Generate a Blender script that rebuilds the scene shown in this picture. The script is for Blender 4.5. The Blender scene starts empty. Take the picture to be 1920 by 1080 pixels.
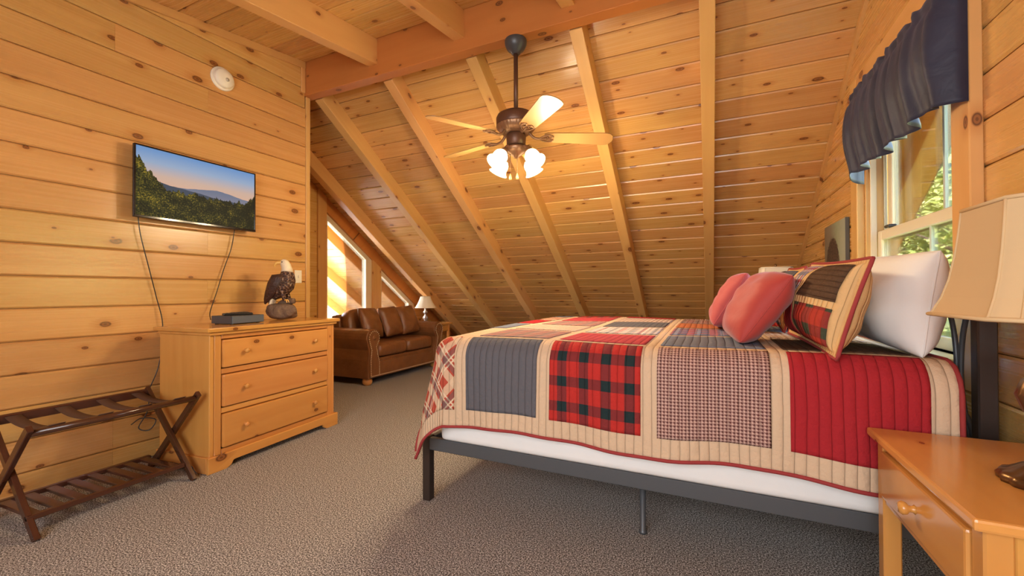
import bpy, bmesh, math, random
from mathutils import Vector, Matrix
R = math.radians
random.seed(7)
SC = bpy.context.scene
COL = SC.collection

FAN_W = 26.0
# ------------------------------------------------------------------ camera
CAM_H = 1.10
YAW, PITCH, ROLL, FPX = -0.436939719, 0.00936926, -0.00333452, 792.29
fw = Vector((math.sin(YAW) * math.cos(PITCH), math.cos(YAW) * math.cos(PITCH), math.sin(PITCH)))
rt = Vector((math.cos(YAW), -math.sin(YAW), 0))
up = rt.cross(fw)
r2 = rt * math.cos(ROLL) + up * math.sin(ROLL)
u2 = -rt * math.sin(ROLL) + up * math.cos(ROLL)
cam = bpy.data.objects.new('camera', bpy.data.cameras.new('camera'))
COL.objects.link(cam)
mw = Matrix((r2, u2, -fw)).transposed().to_4x4()
mw.translation = (0, 0, CAM_H)
cam.matrix_world = mw
cam.data.sensor_width = 36
cam.data.lens = 36 * FPX / 1920
cam.data.clip_start = 0.02
SC.camera = cam

# ------------------------------------------------------------------ sky, sun, exposure
w = bpy.data.worlds.new('sky')
SC.world = w
w.use_nodes = True
wn = w.node_tree.nodes
bg = wn['Background']
sky = wn.new('ShaderNodeTexSky')
sky.sky_type = 'NISHITA'
sky.sun_disc = False
sky.sun_elevation = R(52)
sky.sun_rotation = R(250)
sky.air_density = 1.0
sky.dust_density = 2.5
w.node_tree.links.new(sky.outputs[0], bg.inputs[0])
bg.inputs[1].default_value = 4.5
sun = bpy.data.objects.new('sun', bpy.data.lights.new('sun', 'SUN'))
COL.objects.link(sun)
sun.data.energy = 28.0
sun.data.angle = R(0.6)
sun.data.color = (1, 0.95, 0.86)
sun.rotation_euler = (Vector((-0.55, -0.35, 0.76))).to_track_quat('Z', 'Y').to_euler()

def area(name, loc, direction, sx, sy, power, color):
    l = bpy.data.lights.new(name, 'AREA')
    l.shape = 'RECTANGLE'; l.size = sx; l.size_y = sy
    l.energy = power; l.color = color
    o = bpy.data.objects.new(name, l)
    COL.objects.link(o)
    o.location = loc
    o.rotation_euler = (-Vector(direction)).to_track_quat('Z', 'Y').to_euler()
    return o
# cool fill lamp added inside the room behind the camera, in place of daylight
area('back_fill_light', (-0.6, -1.50, 1.50), (-0.05, 1, -0.12), 2.4, 1.6, 105, (0.93, 0.97, 1.0))
SC.view_settings.view_transform = 'Standard'
SC.view_settings.look = 'None'
SC.view_settings.exposure = 0.1
SC.view_settings.gamma = 1.0
SC.view_settings.use_curve_mapping = False
SC.cycles.use_denoising = True
SC.cycles.max_bounces = 7
SC.cycles.diffuse_bounces = 4
SC.cycles.adaptive_threshold = 0.05
SC.cycles.transparent_max_bounces = 16
SC.cycles.sample_clamp_indirect = 6.0
SC.cycles.caustics_reflective = False
SC.cycles.caustics_refractive = False

# ------------------------------------------------------------------ node helper
class NT:
    def __init__(s, name):
        s.m = bpy.data.materials.new(name)
        s.m.use_nodes = True
        s.t = s.m.node_tree
        s.b = s.t.nodes['Principled BSDF']
        s.out = s.t.nodes['Material Output']
    def n(s, typ, **k):
        x = s.t.nodes.new('ShaderNode' + typ)
        for a, v in k.items():
            setattr(x, a, v)
        return x
    def put(s, sock, v):
        if v is None:
            return
        if hasattr(v, 'links'):
            s.t.links.new(v, sock)
        elif isinstance(v, (tuple, list)) and len(v) == 3 and sock.type == 'RGBA':
            sock.default_value = (*v, 1)
        else:
            sock.default_value = v
    def M(s, op, a, b=None, c=None, clamp=False):
        x = s.n('Math', operation=op, use_clamp=clamp)
        for i, v in enumerate((a, b, c)):
            s.put(x.inputs[i], v)
        return x.outputs[0]
    def xyz(s, x=0.0, y=0.0, z=0.0):
        c = s.n('CombineXYZ')
        for i, v in enumerate((x, y, z)):
            s.put(c.inputs[i], v)
        return c.outputs[0]
    def mix(s, f, a, b, mode='MIX'):
        x = s.n('Mix', data_type='RGBA', blend_type=mode)
        s.put(x.inputs[0], f); s.put(x.inputs[6], a); s.put(x.inputs[7], b)
        return x.outputs[2]
    def noise(s, vec, scale, detail=2.0, rough=0.5, dist=0.0):
        x = s.n('TexNoise')
        s.put(x.inputs['Vector'], vec)
        x.inputs['Scale'].default_value = scale
        x.inputs['Detail'].default_value = detail
        x.inputs['Roughness'].default_value = rough
        x.inputs['Distortion'].default_value = dist
        return x.outputs[0]
    def ss(s, v, a, b):                       # smooth step from a to b
        x = s.n('MapRange', interpolation_type='SMOOTHSTEP')
        s.put(x.inputs[0], v); s.put(x.inputs[1], a); s.put(x.inputs[2], b)
        return x.outputs[0]
    def ramp(s, v, *stops):
        x = s.n('ValToRGB')
        s.put(x.inputs[0], v)
        e = x.color_ramp.elements
        while len(e) < len(stops):
            e.new(0.5)
        for el, (p, c) in zip(e, stops):
            el.position = p; el.color = (*c, 1)
        return x.outputs[0]
    def set(s, **k):
        for a, v in k.items():
            s.put(s.b.inputs[a.replace('_', ' ')], v)
    def bump(s, h, strength=0.3, dist=0.01):
        x = s.n('Bump')
        x.inputs['Strength'].default_value = strength
        x.inputs['Distance'].default_value = dist
        s.put(x.inputs['Height'], h)
        s.t.links.new(x.outputs[0], s.b.inputs['Normal'])
    def obj(s):
        return s.n('TexCoord').outputs['Object']
    def sep(s, v):
        x = s.n('SeparateXYZ'); s.put(x.inputs[0], v)
        return x.outputs[0], x.outputs[1], x.outputs[2]
    def uv(s):
        x = s.n('UVMap')
        return s.sep(x.outputs[0])[:2]
    def rnd(s):
        return s.n('ObjectInfo').outputs['Random']

def plain(name, col, rough=0.5, metal=0.0, spec=0.5, bump=None, var=0.0, **k):
    t = NT(name)
    c = col
    if var:
        f = t.noise(t.obj(), 9.0, 3)
        c = t.mix(f, tuple(x * (1 - var) for x in col), tuple(min(1, x * (1 + var)) for x in col))
    t.set(Base_Color=c, Roughness=rough, Metallic=metal, Specular_IOR_Level=spec, **k)
    if bump:
        t.bump(t.noise(t.obj(), bump[0], 3), bump[1], bump[2])
    return t.m

def pine(name, axis, light=(0.67, 0.372, 0.124), dark=(0.50, 0.236, 0.062), rough=0.27, spec=0.65, knots=0.52, vary=0.20, coat=0.0):
    t = NT(name)
    q = list(t.sep(t.obj()))
    a = q.pop(axis)
    c = t.M('SUBTRACT' if axis == 0 else 'ADD', q[0], q[1])
    r = t.rnd()
    a = t.M('ADD', a, t.M('MULTIPLY', r, 57.0))
    c = t.M('ADD', c, t.M('MULTIPLY', r, 23.0))
    v = t.n('TexVoronoi', voronoi_dimensions='2D', feature='F1')
    t.put(v.inputs['Vector'], t.xyz(t.M('MULTIPLY', a, 3.6), t.M('MULTIPLY', c, 6.2)))
    v.inputs['Scale'].default_value = 1.0
    d = v.outputs['Distance']
    cr = t.sep(v.outputs['Color'])[0]
    on = t.M('GREATER_THAN', cr, 1.0 - knots)
    rad = t.M('MULTIPLY_ADD', t.M('POWER', t.sep(v.outputs['Color'])[1], 1.6), 0.115, 0.034)
    dn = t.M('DIVIDE', d, rad)
    core = t.M('MULTIPLY', t.M('SUBTRACT', 1.0, t.ss(dn, 0.75, 1.12)), on)
    halo = t.M('MULTIPLY', t.M('SUBTRACT', 1.0, t.ss(dn, 0.6, 3.2)), on)
    cw = t.M('ADD', c, t.M('MULTIPLY', halo, 0.012))
    g1 = t.noise(t.xyz(t.M('MULTIPLY', a, 0.55), t.M('MULTIPLY', cw, 6.5), r), 2.2, 2, 0.5, 0.25)
    g2 = t.noise(t.xyz(t.M('MULTIPLY', a, 0.9), t.M('MULTIPLY', cw, 110.0), r), 1.0, 2)
    g = t.M('ADD', t.M('MULTIPLY_ADD', t.ss(g1, 0.28, 0.85), 0.40, 0.13), t.M('MULTIPLY', g2, 0.05))
    col = t.mix(g, light, dark)
    hs = t.n('HueSaturation')
    t.put(hs.inputs['Value'], t.M('MULTIPLY_ADD', r, vary, 1.0 - vary * 0.6))
    t.put(hs.inputs['Hue'], t.M('MULTIPLY_ADD', t.M('FRACT', t.M('MULTIPLY', r, 7.3)), 0.014, 0.493))
    t.put(hs.inputs['Color'], col)
    col = t.mix(t.M('MULTIPLY', halo, 0.45), hs.outputs[0], (0.42, 0.15, 0.03))
    ring = t.ss(t.M('SINE', t.M('MULTIPLY', dn, 11.0)), -0.2, 0.9)
    kc = t.mix(ring, (0.26, 0.090, 0.024), (0.11, 0.034, 0.010))
    col = t.mix(t.M('MULTIPLY', core, 0.92), col, kc)
    t.set(Base_Color=col, Roughness=t.M('MULTIPLY_ADD', g2, 0.12, rough - 0.06), Specular_IOR_Level=spec, Coat_Weight=coat, Coat_Roughness=0.2)
    return t.m

M = {}
for i, ax in enumerate('xyz'):
    M['pine_' + ax] = pine('knotty_pine_' + ax, i)
    M['furn_' + ax] = pine('honey_pine_' + ax, i, (0.66, 0.315, 0.082), (0.50, 0.19, 0.040), 0.18, 0.6, 0.28, 0.10)
    M['beam_' + ax] = pine('pine_beam_' + ax, i, (0.70, 0.40, 0.14), (0.56, 0.28, 0.08), 0.42, 0.5, 0.30, 0.12)
M['ridge'] = pine('ridge_beam_pine', 0, (0.56, 0.23, 0.052), (0.46, 0.165, 0.033), 0.45, 0.5, 0.5, 0.05)

# ------------------------------------------------------------------ mesh helpers
def link(name, verts, faces, mat, parent=None, smooth=False, uvs=None, loc=None, rot=None):
    me = bpy.data.meshes.new(name)
    me.from_pydata([tuple(v) for v in verts], [], faces)
    me.update()
    if uvs:
        l = me.uv_layers.new(name='UVMap')
        for lp in me.loops:
            l.data[lp.index].uv = uvs[lp.vertex_index]
    if smooth:
        me.polygons.foreach_set('use_smooth', [True] * len(me.polygons))
    o = bpy.data.objects.new(name, me)
    COL.objects.link(o)
    if mat:
        me.materials.append(M[mat] if isinstance(mat, str) else mat)
    if parent:
        o.parent = parent
    if loc:
        o.location = loc
    if rot:
        o.rotation_euler = rot
    return o

def from_bm(name, bm, mat, parent=None, smooth=False, loc=None, rot=None):
    bmesh.ops.recalc_face_normals(bm, faces=bm.faces)
    me = bpy.data.meshes.new(name)
    bm.to_mesh(me); bm.free()
    if smooth:
        me.polygons.foreach_set('use_smooth', [True] * len(me.polygons))
    o = bpy.data.objects.new(name, me)
    COL.objects.link(o)
    me.materials.append(M[mat] if isinstance(mat, str) else mat)
    if parent:
        o.parent = parent
    if loc:
        o.location = loc
    if rot:
        o.rotation_euler = rot
    return o

def add_box(bm, lo, hi, bev=0.0, seg=1):
    b = bmesh.new()
    bmesh.ops.create_cube(b, size=1)
    for v in b.verts:
        v.co = Vector([lo[i] + (v.co[i] + 0.5) * (hi[i] - lo[i]) for i in range(3)])
    if bev:
        bmesh.ops.bevel(b, geom=list(b.edges), offset=bev, segments=seg, profile=0.6, affect='EDGES')
    me = bpy.data.meshes.new('tmp'); b.to_mesh(me); b.free()
    bm.from_mesh(me); bpy.data.meshes.remove(me)

def box(name, lo, hi, mat, parent=None, bev=0.004, seg=1, loc=None, rot=None, smooth=False):
    bm = bmesh.new()
    add_box(bm, lo, hi, bev, seg)
    return from_bm(name, bm, mat, parent, smooth, loc, rot)

def boxes(name, lst, mat, parent=None, bev=0.003, loc=None, rot=None):
    bm = bmesh.new()
    for lo, hi in lst:
        add_box(bm, lo, hi, bev)
    return from_bm(name, bm, mat, parent, False, loc, rot)

def lathe(name, prof, mat, parent=None, loc=None, seg=24, rot=None, flute=0, fdepth=0.0):
    vs, fs = [], []
    n = len(prof)
    for k in range(seg):
        a = 2 * math.pi * k / seg
        for r, z in prof:
            rr = r * (1 + fdepth * math.cos(a * flute)) if flute else r
            vs.append((rr * math.cos(a), rr * math.sin(a), z))
    for k in range(seg):
        k2 = (k + 1) % seg
        for j in range(n - 1):
            fs.append((k * n + j, k2 * n + j, k2 * n + j + 1, k * n + j + 1))
    o = link(name, vs, fs, mat, parent, True, loc=loc, rot=rot)
    return o

def sweep(bm, pts, r, seg=8, r_end=None, cap=True):
    pts = [Vector(p) for p in pts]
    n = len(pts)
    prev = None
    rings = []
    for i, p in enumerate(pts):
        t = (pts[min(i + 1, n - 1)] - pts[max(i - 1, 0)]).normalized()
        if prev is None:
            prev = t.orthogonal().normalized()
        u = (prev - t * prev.dot(t)).normalized()
        v = t.cross(u)
        prev = u
        rr = r if r_end is None else r + (r_end - r) * i / (n - 1)
        rings.append([bm.verts.new(p + (u * math.cos(2 * math.pi * k / seg) + v * math.sin(2 * math.pi * k / seg)) * rr) for k in range(seg)])
    for a, b in zip(rings, rings[1:]):
        for k in range(seg):
            bm.faces.new((a[k], a[(k + 1) % seg], b[(k + 1) % seg], b[k]))
    if cap:
        bm.faces.new(rings[0][::-1]); bm.faces.new(rings[-1])

def tube(name, pts, r, mat, parent=None, seg=8, r_end=None, loc=None, rot=None):
    bm = bmesh.new()
    sweep(bm, pts, r, seg, r_end)
    return from_bm(name, bm, mat, parent, True, loc, rot)

def curve_pts(ctrl, n=24):                    # Catmull-Rom through control points
    c = [Vector(p) for p in ctrl]
    c = [c[0] * 2 - c[1]] + c + [c[-1] * 2 - c[-2]]
    out = []
    m = len(c) - 3
    for i in range(m):
        for k in range(n // m + 1):
            t = k / (n // m + 1)
            p0, p1, p2, p3 = c[i:i + 4]
            out.append(0.5 * (2 * p1 + (p2 - p0) * t + (2 * p0 - 5 * p1 + 4 * p2 - p3) * t * t + (3 * p1 - p0 - 3 * p2 + p3) * t ** 3))
    out.append(c[-2])
    return out

def prism(name, poly, axis, d0, d1, mat, parent=None, bev=0.0, seg=1, loc=None, rot=None, smooth=False):
    # poly is in the two other axes, in cyclic order
    bm = bmesh.new()
    i1, i2 = [(1, 2), (0, 2), (0, 1)][axis]
    def mk(p, d):
        c = [0, 0, 0]; c[axis] = d; c[i1] = p[0]; c[i2] = p[1]
        return bm.verts.new(c)
    a = [mk(p, d0) for p in poly]
    b = [mk(p, d1) for p in poly]
    n = len(poly)
    bm.faces.new(a); bm.faces.new(b[::-1])
    for k in range(n):
        bm.faces.new((a[k], b[k], b[(k + 1) % n], a[(k + 1) % n]))
    if bev:
        es = [e for e in bm.edges if abs(e.verts[0].co[axis] - e.verts[1].co[axis]) < 1e-6]
        bmesh.ops.bevel(bm, geom=es, offset=bev, segments=seg, profile=0.6, affect='EDGES')
    return from_bm(name, bm, mat, parent, smooth, loc, rot)

def surf(name, f, nu, nv, mat, parent=None, thick=0.0, uvf=None, smooth=True, loc=None, rot=None):
    # f(s, t) -> point for s, t in 0..1, closed into a sheet of the given thickness
    P = [[Vector(f(i / nu, j / nv)) for j in range(nv + 1)] for i in range(nu + 1)]
    vs, uvs, fs = [], [], []
    W = nv + 1
    def nrm(i, j):
        a = P[min(i + 1, nu)][j] - P[max(i - 1, 0)][j]
        b = P[i][min(j + 1, nv)] - P[i][max(j - 1, 0)]
        n = a.cross(b)
        return n.normalized() if n.length > 1e-12 else Vector((0, 0, 1))
    for i in range(nu + 1):
        for j in range(nv + 1):
            vs.append(P[i][j]); uvs.append(uvf(i / nu, j / nv) if uvf else (i / nu, j / nv))
    for i in range(nu):
        for j in range(nv):
            fs.append((i * W + j, (i + 1) * W + j, (i + 1) * W + j + 1, i * W + j + 1))
    if thick:
        off = len(vs)
        for i in range(nu + 1):
            for j in range(nv + 1):
                vs.append(P[i][j] - nrm(i, j) * thick); uvs.append(uvs[i * W + j])
        for i in range(nu):
            for j in range(nv):
                fs.append((off + i * W + j, off + i * W + j + 1, off + (i + 1) * W + j + 1, off + (i + 1) * W + j))
        rim = [(i, 0) for i in range(nu)] + [(nu, j) for j in range(nv)] + [(i, nv) for i in range(nu, 0, -1)] + [(0, j) for j in range(nv, 0, -1)]
        idx = [i * W + j for i, j in rim]
        for k in range(len(idx)):
            a, b = idx[k], idx[(k + 1) % len(idx)]
            fs.append((b, a, off + a, off + b))
    return link(name, vs, fs, mat, parent, smooth, uvs, loc, rot)

def loft(name, rings, mat, parent=None, cap=True, smooth=True, loc=None, rot=None):
    vs, fs = [], []
    n = len(rings[0])
    for r in rings:
        vs += r
    for i in range(len(rings) - 1):
        for k in range(n):
            fs.append((i * n + k, i * n + (k + 1) % n, (i + 1) * n + (k + 1) % n, (i + 1) * n + k))
    if cap:
        fs.append(tuple(range(n))[::-1]); fs.append(tuple((len(rings) - 1) * n + k for k in range(n)))
    return link(name, vs, fs, mat, parent, smooth, loc=loc, rot=rot)

def spow(v, e):
    return math.copysign(abs(v) ** e, v)

def superell(name, size, mat, parent=None, e1=0.45, e2=0.35, nu=28, nv=16, loc=None, rot=None, fn=None):
    vs, fs = [], []
    for j in range(nv + 1):
        p = -math.pi / 2 + math.pi * j / nv
        for i in range(nu):
            a = 2 * math.pi * i / nu
            x = spow(math.cos(p), e1) * spow(math.cos(a), e2)
            y = spow(math.cos(p), e1) * spow(math.sin(a), e2)
            z = spow(math.sin(p), e1)
            v = Vector((x * size[0] / 2, y * size[1] / 2, z * size[2] / 2))
            if fn:
                v = fn(v)
            vs.append(v)
    for j in range(nv):
        for i in range(nu):
            fs.append((j * nu + i, j * nu + (i + 1) % nu, (j + 1) * nu + (i + 1) % nu, (j + 1) * nu + i))
    return link(name, vs, fs, mat, parent, True, loc=loc, rot=rot)

def thing(name, loc=(0, 0, 0), rz=0.0, label=None, cat=None, group=None, rot=None):
    o = bpy.data.objects.new(name, None)
    COL.objects.link(o)
    o.location = loc
    o.rotation_euler = rot or (0, 0, rz)
    o.empty_display_size = 0.1
    return tag(o, label, cat, group)

def tag(o, label=None, cat=None, group=None, kind=None):
    if label: o['label'] = label
    if cat: o['category'] = cat
    if group: o['group'] = group
    if kind: o['kind'] = kind
    return o

def struct(o, label=None):
    o['kind'] = 'structure'
    if label: o['label'] = label
    return o

def copy_tree(o, parent=None):
    c = o.copy(); COL.objects.link(c); c.parent = parent
    for ch in list(o.children):
        copy_tree(ch, c)
    return c

def plank(name, org, A, Cc, N, wd, a0, a1, mat, parent, th=0.022, ch=0.008):
    # board along A, width along Cc from org, face towards N; a0, a1 = (at low edge, at high edge)
    A, Cc, N, org = Vector(A), Vector(Cc), Vector(N), Vector(org)
    sec = [(0.0, -th), (0.0, -ch), (ch, 0.0), (wd - ch, 0.0), (wd, -ch), (wd, -th)]
    mid = (sum(a0) + sum(a1)) / 4
    ctr = org + A * mid + Cc * (wd / 2)
    vs, fs = [], []
    for e in (a0, a1):
        for c, n in sec:
            k = c / wd
            vs.append(org + A * (e[0] * (1 - k) + e[1] * k) + Cc * c + N * n - ctr)
    for k in range(6):
        fs.append((k, (k + 1) % 6, 6 + (k + 1) % 6, 6 + k))
    fs.append((5, 4, 3, 2, 1, 0)); fs.append((6, 7, 8, 9, 10, 11))
    if A.cross(Cc).dot(N) < 0:
        fs = [f[::-1] for f in fs]
    return link(name, vs, fs, mat, parent, loc=ctr)

# ------------------------------------------------------------------ the room
XL, XR, XP, YB, YE = -3.40, 0.87, -4.50, -1.60, 2.787
TS = math.tan(R(34.47)); CS, SN = math.cos(R(34.47)), math.sin(R(34.47))
RY, RZ = 2.832, 2.922                      # far lower edge of the ridge beam = top of the rafter undersides
def zraft(y): return RZ - TS * (y - RY)
def zplk(y): return RZ + 0.178 - TS * (y - RY)
def yplk(z): return RY + (RZ + 0.178 - z) / TS
DT = 0.145
def zdorm(y): return 3.24 - DT * (2.733 - y)
def ydorm(z): return 2.733 - (3.24 - z) / DT

# carpet
t = NT('carpet')
o_ = t.obj()
n1 = t.noise(o_, 165.0, 1, 0.6)
n2 = t.noise(o_, 400.0, 1)
n3 = t.noise(o_, 2.5, 3)
sp = t.M('ADD', t.M('MULTIPLY', n1, 0.55), t.M('MULTIPLY', n2, 0.45))
c = t.ramp(sp, (0.40, (0.018, 0.015, 0.014)), (0.47, (0.135, 0.120, 0.110)), (0.53, (0.34, 0.315, 0.295)), (0.59, (0.80, 0.77, 0.74)))
c = t.mix(t.M('MULTIPLY', n3, 0.22), c, (0.30, 0.26, 0.23))
t.set(Base_Color=c, Roughness=0.95, Specular_IOR_Level=0.1)
t.bump(sp, 0.5, 0.010)
M['carpet'] = t.m
struct(box('floor', (XP, YB, -0.05), (XR, 7.25, 0), 'carpet', bev=0), 'brown and grey speckled cut pile carpet')

# sloped ceiling beyond the ridge: pine boards, one by one
RX = [-6.67, -5.83, -4.995, -4.157, -3.335, -2.50, -1.67, -0.83, 0.0]
ceil = struct(thing('ceiling'), 'steep pine board ceiling falling away from the ridge')
S = Vector((0, CS, -SN)); NI = Vector((0, -SN, -CS))
P0 = Vector((0, 2.75, zplk(2.75)))
row, i = 0.175, 0
while True:
    org = P0 + S * (row * i)
    if org.z < 0.03:
        break
    brk = random.choice([[-2.50], [-1.67], [-0.83], [-3.335, -0.83], [-2.5, 0.0], []])
    xs = [-6.9, XP] + brk + [XR, 1.62]
    for a, b in zip(xs, xs[1:]):
        plank('plank', org, (1, 0, 0), S, NI, row - 0.0035, (a + 0.0006, a + 0.0006), (b - 0.0006, b - 0.0006), 'pine_x', ceil)
    i += 1
def slab(name, pts, mat):
    n = len(pts) // 2
    fs = [tuple(range(n))[::-1], tuple(range(n, 2 * n))] + [(k, (k + 1) % n, n + (k + 1) % n, n + k) for k in range(n)]
    return link(name, pts, fs, mat)
M['shingle'] = plain('roof_shingle', (0.09, 0.08, 0.07), 0.9, bump=(60, 0.5, 0.01))
def quad(x0, x1, y0, z0, y1, z1, off, th, N):
    a = [Vector((x0, y0, z0)), Vector((x1, y0, z0)), Vector((x1, y1, z1)), Vector((x0, y1, z1))]
    return [p + N * off for p in a] + [p + N * (off + th) for p in a]
NU = -NI
struct(slab('roof', quad(-6.92, 1.64, 2.80, zplk(2.80), 7.3, zplk(7.3), 0.028, 0.08, NU), 'shingle'))

# dormer ceiling over the photographer
cd = struct(thing('ceiling_dormer'), 'shallow pine board ceiling rising to the ridge beam')
dl = math.hypot(1, DT)
SD = Vector((0, -1 / dl, -DT / dl)); ND = Vector((0, DT / dl, -1 / dl))
i = 0
while 2.733 - i * row / dl > YB:
    org = Vector((0, 2.733, 3.24)) + SD * (row * i)
    xs = [XL - 0.05] + random.choice([[-2.57], [-1.717], [-0.853], []]) + [XR + 0.05]
    for a, b in zip(xs, xs[1:]):
        plank('plank', org, (1, 0, 0), SD, ND, row - 0.0035, (a + 0.0006,) * 2, (b - 0.0006,) * 2, 'pine_x', cd)
    i += 1
NDU = Vector((0, -DT / dl, 1 / dl))
struct(slab('roof', quad(XL - 0.3, XR + 0.3, YB - 0.3, zdorm(YB - 0.3), 2.74, zdorm(2.74), 0.028, 0.08, NDU), 'shingle'))

# rafters and ridge beam
struct(box('ridge_beam', (-6.9, 2.733, 2.93), (1.62, 2.832, 3.34), 'ridge', bev=0.003), 'wide horizontal ridge beam carrying the ceiling fan')
for x in RX + [1.43]:
    o = box('rafter', (-0.047, 0.0, 0.0), (0.047, 5.08, 0.15), 'beam_y', bev=0.003, loc=(x, RY, RZ), rot=(-R(34.47), 0, 0))
    struct(o)
for x in (-2.572, -1.717, -0.853):
    o = box('dormer_rafter', (-0.047, 0.0, -0.212), (0.047, 4.36, 0.0), 'beam_y', bev=0.003, loc=(x, 2.733, 3.24), rot=(-math.atan(DT), 0, math.pi))
    struct(o)

# left wall
wl = struct(thing('wall_left', (XL, 0, 0)), 'long honey pine board wall behind the dresser')
wl.location = (0, 0, 0)
pitch = 0.18
k = 0
zrows = [(-0.06 + pitch * j, 0.12 + pitch * j) for j in range(19)]
for z0, z1 in zrows:
    z0 = max(z0, 0.0)
    z1 = min(z1, 3.24)
    if z1 <= z0 + 0.01: continue
    y1 = YE - 0.045 if z0 < 2.80 else 2.733
    a0, b0 = max(YB, ydorm(z0)), max(YB, ydorm(z1))
    cuts = [(a0, b0)]
    br = random.choice([None, 1.35, 0.4, 1.9, None])
    if br and br > max(a0, b0) + 0.2: cuts.append((br, br))
    cuts.append((y1, y1))
    for p, q in zip(cuts, cuts[1:]):
        plank('plank', (XL, 0, z0), (0, 1, 0), (0, 0, 1), (1, 0, 0), z1 - z0 - 0.004, p, (q[0] - 0.0008, q[1] - 0.0008), 'pine_y', wl)
M['board'] = plain('wall_board', (0.55, 0.32, 0.12), 0.7)
struct(prism('wall_left_core', [(YB, 0), (YE - 0.05, 0), (YE - 0.05, 2.9), (2.74, 2.9), (2.74, 3.3), (YB, 2.68)], 0, XL - 0.12, XL - 0.0225, 'board'))
box('end_trim', (XL - 0.13, YE - 0.045, 0), (XL + 0.012, YE, 2.925), 'beam_z', wl)
box('end_trim', (XL - 0.001, 2.688, 2.95), (XL + 0.016, 2.732, 3.225), 'beam_z', wl)
prism('top_trim', [(YB, zdorm(YB) - 0.001), (2.73, zdorm(2.73) - 0.001), (2.73, zdorm(2.73) - 0.06), (YB, zdorm(YB) - 0.06)], 0, XL - 0.001, XL + 0.018, 'beam_y', wl)

# right wall with the window opening
WY0, WY1, WZ0, WZ1 = 2.150, 3.275, 0.84, 2.30
wr = struct(thing('wall_right'), 'honey pine board wall behind the bed head')
pr = 0.1615
z = 1.536 - pr * 10
while z < 3.3:
    z0, z1 = max(z, 0.0), z + pr
    z += pr
    if z1 < 0.02: continue
    a = (max(YB, ydorm(z0)), max(YB, ydorm(z1)))
    b = (yplk(z0), yplk(z1))
    segs = [(a, b)]
    if z1 > WZ0 + 0.01 and z0 < WZ1 - 0.01:
        segs = [(a, (WY0, WY0)), ((WY1, WY1), b)]
    for p, q in segs:
        if min(q) - max(p) < 0.02: continue
        plank('plank', (XR, 0, z0), (0, 1, 0), (0, 0, 1), (-1, 0, 0), z1 - z0 - 0.004, p, q, 'pine_y', wr)
def core(poly, nm):
    struct(prism(nm, poly, 0, XR + 0.0225, XR + 0.15, 'board'))
core([(YB, 0), (WY0, 0), (WY0, 3.12), (YB, 2.62)], 'wall_right_core')
core([(WY0, 0), (WY1, 0), (WY1, WZ0), (WY0, WZ0)], 'wall_right_core')
core([(WY0, WZ1), (WY1, WZ1), (WY1, zplk(WY1)), (2.9, 3.05), (WY0, 3.1)], 'wall_right_core')
core([(WY1, 0), (7.3, 0), (yplk(0.01), 0.01), (WY1, zplk(WY1))], 'wall_right_core')
prism('slope_trim', [(2.85, zplk(2.85) - 0.002), (7.2, zplk(7.2) - 0.002), (7.2, zplk(7.2) - 0.055), (2.85, zplk(2.85) - 0.055)], 0, XR - 0.022, XR + 0.001, 'beam_y', wr)
struct(box('wall_eave', (XP - 0.1, 7.02, -0.05), (XR + 0.1, 7.10, zplk(7.10) - 0.003), 'pine_x', bev=0), 'low pine eave wall where the roof meets the floor')
struct(box('baseboard_eave', (XP, 6.96, 0.0), (XR, 7.019, 0.07), 'beam_x', bev=0.003))
# back wall behind the photographer
struct(box('wall_back', (XL - 0.12, YB - 0.12, 0), (XR + 0.15, YB, 2.62), 'board', bev=0))

added_frame = struct(thing('added_window_frame'), 'unseen window frame added on the solid back wall behind the fill lamp')  # frame bars only, added so the fill lamp has an apparent source
for lo, hi in (((-1.86, YB + 0.001, 0.66), (0.66, YB + 0.03, 0.74)), ((-1.86, YB + 0.001, 2.26), (0.66, YB + 0.03, 2.34)), ((-1.86, YB + 0.001, 0.741), (-1.78, YB + 0.03, 2.259)), ((0.58, YB + 0.001, 0.741), (0.66, YB + 0.03, 2.259)), ((-0.63, YB + 0.001, 0.741), (-0.57, YB + 0.03, 2.259))):
    box('window_frame', lo, hi, 'beam_x', added_frame)
# bedside window
win = struct(thing('window_1'), 'double hung window beside the bed with a pine casing')
M['sash'] = plain('cream_sash', (0.72, 0.60, 0.42), 0.45)
M['sash_grey'] = plain('grey_green_sash', (0.52, 0.55, 0.47), 0.4)
t = NT('window_glass')
g = t.n('BsdfGlossy'); g.inputs['Roughness'].default_value = 0.02
tr = t.n('BsdfTransparent')
fr = t.n('Fresnel'); fr.inputs[0].default_value = 1.45
mx = t.n('MixShader')
t.t.links.new(t.M('MULTIPLY', fr.outputs[0], 0.9), mx.inputs[0]); t.t.links.new(tr.outputs[0], mx.inputs[1]); t.t.links.new(g.outputs[0], mx.inputs[2])
t.t.links.new(mx.outputs[0], t.out.inputs[0])
M['glass'] = t.m
CX = XR - 0.038
box('casing', (CX, WY0 - 0.125, WZ0 - 0.1), (XR + 0.002, WY0 - 0.001, WZ1 + 0.12), 'beam_z', win)
box('casing', (CX, WY1 + 0.001, WZ0 - 0.1), (XR + 0.002, WY1 + 0.125, WZ1 + 0.12), 'beam_z', win)
box('head_casing', (CX, WY0, WZ1 + 0.001), (XR + 0.002, WY1, WZ1 + 0.12), 'beam_y', win)
box('apron', (CX + 0.01, WY0, WZ0 - 0.10), (XR + 0.002, WY1, WZ0 - 0.032), 'beam_y', win)
box('sill', (CX - 0.02, WY0, WZ0 - 0.03), (XR + 0.14, WY1, WZ0), 'sash', win)
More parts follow.
